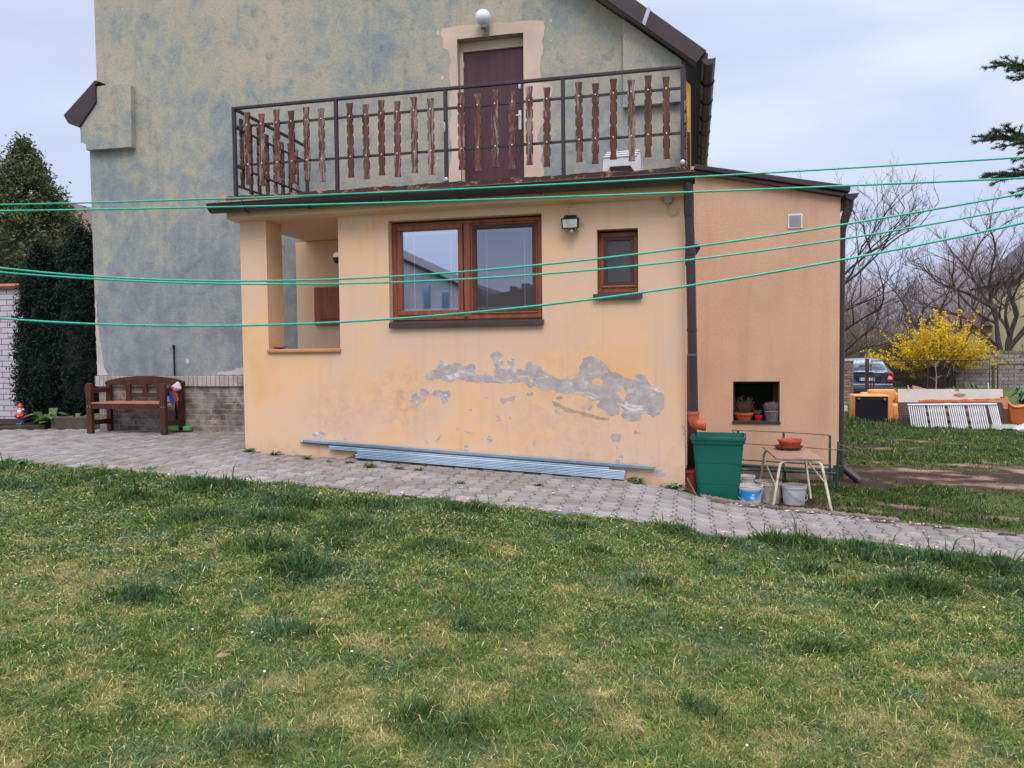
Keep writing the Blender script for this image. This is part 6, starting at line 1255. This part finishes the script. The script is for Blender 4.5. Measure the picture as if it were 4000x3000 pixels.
def twigmass(name, n, x0, x1, y0, y1, top, col_a, col_b, label, kind='stuff', L=(.35, .9), wdt=.02, cat='bushes', vert=.9):
    x, y = pick(n, x0, x1, y0, y1); zt = top(x)*RNG.random(n)**.8; d = RNG.normal(size=(n, 3))*.55; d[:, 2] = np.abs(d[:, 2])+vert; d /= np.linalg.norm(d, axis=1)[:, None]; l_ = RNG.uniform(L[0], L[1], n)
    P = np.stack([x, y, zt-.3], 1); s = np.cross(d, RNG.normal(size=(n, 3))); s /= np.linalg.norm(s, axis=1)[:, None]; s *= wdt/2
    V = np.stack([P-s, P+s, P+d*l_[:, None]+s*.3, P+d*l_[:, None]-s*.3], 1); t = RNG.random((n, 1)); c = (np.array(col_a[:3])*(1-t)+np.array(col_b[:3])*t)*RNG.uniform(.6, 1.3, (n, 1))
    o = npmesh(name, V.reshape(-1, 3), np.arange(n*4), np.full(n, 4), np.repeat(c, 4, 0), m_leaf); tag(o, label, cat, kind=kind); return o
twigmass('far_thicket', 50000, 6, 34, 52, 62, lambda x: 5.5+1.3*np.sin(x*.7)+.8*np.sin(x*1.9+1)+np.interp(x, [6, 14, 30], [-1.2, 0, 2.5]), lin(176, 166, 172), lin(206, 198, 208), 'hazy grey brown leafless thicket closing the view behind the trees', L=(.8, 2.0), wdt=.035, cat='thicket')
twigmass('brown_hedge', 30000, 4.2, 9.8, 29.5, 33.5, lambda x: 3.3+.5*np.sin(x*2.1)-np.interp(x, [7, 9.8], [0, 1.6]), lin(118, 106, 94), lin(150, 138, 124), 'dense brown leafless hedge behind the parked car', cat='hedge', L=(.2, .5), wdt=.016, vert=.3)
twigmass('understory_twigs', 9000, 8.5, 11, 28.4, 30, lambda x: 1.7+0*x, lin(80, 66, 52), lin(112, 94, 68), 'dark tangled twigs behind the green mesh fence', cat='bushes', L=(.2, .6), wdt=.012)
# grey green bush behind the pillar
P, i = clumpy(2600, 120, lambda m: np.stack([4.9+RNG.normal(size=m)*.45, 26+RNG.normal(size=m)*.4, -.3+RNG.random(m)*2.2], 1), .12); t = thing('evergreen_bush', 'small grey green bush showing above the brick pillar', 'bush', (4.9, 26, -.3))
leaves('foliage', P, RNG.uniform(.7, 1.3, 2600)*.1, colmix(i, 120, lin(92, 110, 92), lin(120, 134, 112)), m_leaf, t, (4.9, 26, -.3))
# forsythia
fs = thing('forsythia_shrub', 'bright yellow flowering shrub arching over the garden wall', 'shrub', (10.1, 27.2, -.3)); rr = random.Random(77); st_ = MB(); PP = []
for k in range(180):
    a = rr.uniform(0, 6.28); tx = rr.gauss(.1, 1.0); up = rr.random() < .3
    b0_ = Vector((10.1+rr.gauss(0, .25), 27.3+rr.gauss(0, .2), -.3)); hh = rr.uniform(1.9, 2.7)+(.75 if up else 0)*rr.random(); tip = b0_+Vector((tx*(.8 if up else 1.25), math.sin(a)*.5-.2, hh-(0 if up else abs(tx)*.42)))
    mid = b0_.lerp(tip, .5)+Vector((0, 0, .45 if not up else .1)); pts = [b0_*(1-t)**2+mid*2*t*(1-t)+tip*t*t for t in np.linspace(0, 1, 9)]
    st_.tube(pts, [.012-.0011*j for j in range(9)], 4, False); n_ = int(95 if not up else 80)
    for q_ in range(n_):
        t = rr.uniform(.42, 1); p = b0_*(1-t)**2+mid*2*t*(1-t)+tip*t*t; PP.append((p.x+rr.gauss(0, .045), p.y+rr.gauss(0, .045), p.z+rr.gauss(0, .045)))
for k in range(10):    # low trailing sprays
    x = 9.55+rr.gauss(0, .25)
    for q_ in range(60): t = rr.random(); PP.append((x+rr.gauss(0, .05)+.15*math.sin(t*3), 27.7, .1+1.1*t+rr.gauss(0, .04)))
st_.build('stems', m_bark, fs, fix=False); PP = np.array(PP); n_ = len(PP); cy = np.array(lin(240, 210, 60)[:3])*RNG.uniform(.7, 1.1, (n_, 1)); s_ = RNG.random(n_) < .08; cy[s_] = np.array(lin(176, 140, 60)[:3])
leaves('blossom', PP, RNG.uniform(.6, 1.3, n_)*.078, cy, m_yel, fs, (10.1, 27.2, -.3), .8)
# small saplings, thorny stems and weeds in front of the garden wall
def sapling(x, y, h, sd, lb, col=lin(150, 140, 128), leafy=0):
    rr = random.Random(sd); t = thing('sapling', lb, 'sapling', (x, y, GY), 0, 'young stems in front of the garden wall'); mb = MB(); mb.tube([(x, y, GY), (x+.03, y, GY+h*.5), (x-.02, y, GY+h)], [.03, .022, .008], 6); P = []
    for k in range(16):
        z = GY+h*rr.uniform(.45, 1); d = Vector((rr.uniform(-.3, .3), rr.uniform(-.2, .2), rr.uniform(.05, .3))); mb.tube([(x, y, z), Vector((x, y, z))+d], [.008, .003], 4, False); P.append(tuple(Vector((x, y, z))+d))
    mb.build('stem', M('pale bark', col, None, 9, .9, .2) if not bpy.data.materials.get('pale bark') else bpy.data.materials['pale bark'], t, fix=False)
    if leafy: Q = np.repeat(np.array(P), leafy, 0)+RNG.normal(size=(16*leafy, 3))*.05; leaves('leaves', Q, RNG.uniform(.7, 1.3, len(Q))*.07, np.tile(np.array(lin(70, 82, 66)[:3]), (len(Q), 1)), m_leaf, t, (x, y, GY))
sapling(8.2, 20.6, 1.25, 1, 'thin pale forked sapling in front of the low stone wall')
sapling(10.3, 21, 1.5, 2, 'left leafy thorn stem before the white brick wall at the right', leafy=3); sapling(10.75, 21, 1.7, 3, 'middle leafy stem before the white brick wall at the right', leafy=4); sapling(11.2, 21, 1.5, 4, 'rightmost leafy stem at the right frame edge', leafy=4)
for k, (x, y, r, lb) in enumerate(((9.1, 20, .42, 'low weeds in front of the white brick wall left of the gate frame'), (9.9, 17, .5, 'dense dark weeds behind the orange lounge chair'), (8.6, 20.3, .34, 'straggly weeds behind the white board'), (7.9, 12.2, .6, 'dark strap leaved plant clump above the lounge chair'), (6.9, 22.6, .3, 'green weeds beside the rear bumper of the car'))):
    o = weed('weeds', x, y, r*.8, lb, 90, h=1.6, grp='weeds at the back fence', z=GY+(.1 if k == 3 else 0), wl=.13)
# spruce whose branches reach in at the right
sp_ = thing('spruce_tree', 'blue green spruce with two branches reaching in at the upper right', 'tree', (4.6, -2.0, -.2)); SX, SY = 4.6, -2.0
MB().tube([(SX, SY, -.2), (SX, SY, 3), (SX, SY, 8)], [.17, .12, .03], 10).build('trunk', m_bark, sp_, smooth=True)
nV, nC = [], []; bm_ = MB(); rr = random.Random(9)
def spray(p, d, L, r, lv, dens=95):
    """twig with needles all round, side twigs in a flat fan"""
    n = max(3, int(L/.05)); pts = [p]; q_ = p.copy(); dd = d.normalized()
    for i in range(n): dd = (dd+Vector((rr.gauss(0, .03), rr.gauss(0, .03), rr.gauss(0, .025)))*.6+d.normalized()*.08).normalized(); q_ = q_+dd*(L/n); pts.append(q_.copy())
    bm_.tube(pts, [r*(1-.75*i/n) for i in range(n+1)], 5, False)
    if lv > 0 or True:
        m = int(L*(dens*9 if lv else dens*2.0))
        for k in range(m):
            f = rr.random()**(1 if lv else .6)*n; i = min(int(f), n-1); b = pts[i].lerp(pts[i+1], f-i); ax_ = (pts[i+1]-pts[i]).normalized(); o_ = ax_.orthogonal().normalized(); a = rr.uniform(0, 6.28); o_ = (o_*math.cos(a)+ax_.cross(o_)*math.sin(a)); o_.z += .25
            nd = (o_*.75+ax_*.75).normalized(); l_ = rr.uniform(.016, .026); s_ = nd.cross(Vector((rr.gauss(0, 1), rr.gauss(0, 1), rr.gauss(0, 1)))).normalized()*.0017
            nV.extend([b-s_, b+s_, b+nd*l_+s_*.5, b+nd*l_-s_*.5]); c = lin(66, 90, 74) if rr.random() < .8 else lin(106, 104, 72); k_ = rr.uniform(.6, 1.3); nC.extend([[c[0]*k_, c[1]*k_, c[2]*k_]]*4)
    if lv < 2:
        st = (.075 if lv == 0 else .085); k = 0; s0 = .12 if lv == 0 else .04; x = s0
        while x < L*.97:
            f = x/L*n; i = min(int(f), n-1); b = pts[i].lerp(pts[i+1], f-i); ax_ = (pts[i+1]-pts[i]).normalized(); side = ax_.cross(Vector((0, 0, 1))).normalized()
            for sgn in (1, -1):
                if rr.random() < .12: continue
                nd = (ax_*.85+side*sgn*rr.uniform(.45, .9)+Vector((0, 0, rr.uniform(-.35, .32)))).normalized(); l2 = (L-x)*rr.uniform(.4, .62)+.07 if lv == 0 else (L-x)*.4+.03
                if l2 > .03: spray(b, nd, min(l2, .42 if lv == 0 else .14), max(r*.45, .0022), lv+1, dens)
            x += st*rr.uniform(.8, 1.25)
for (tx, ty, tz, dz, dn) in ((2.17, -2.1, 3.54, -.6, 80), (2.0, -2.18, 2.93, -.3, 90), (2.2, -1.95, 2.72, -.1, 80), (2.2, -2.4, 2.86, -.3, 80), (2.4, -2.0, 3.05, -.2, 70), (2.5, -2.3, 3.3, -.5, 70), (3.4, -3.4, 3.6, -.3, 22), (3.5, -.8, 4.2, -.3, 22), (3.3, -3.3, 4.6, -.3, 20), (5.4, -3.4, 3.0, -.3, 18), (6.2, -1.6, 4.0, -.3, 18)):
    tip = Vector((tx, ty, tz)); b = Vector((SX, SY, tz+dz)); spray(b, tip-b, (tip-b).length, .02, 0, dn)
    if len(nV) > 1600000: break
bm_.build('branches', m_bark, sp_, fix=False); V_ = np.array([tuple(v) for v in nV])-np.array((4.6, -2.0, -.2)); o = npmesh('needles', V_, np.arange(len(V_)), np.full(len(V_)//4, 4), np.array(nC), m_leaf); o.parent = sp_
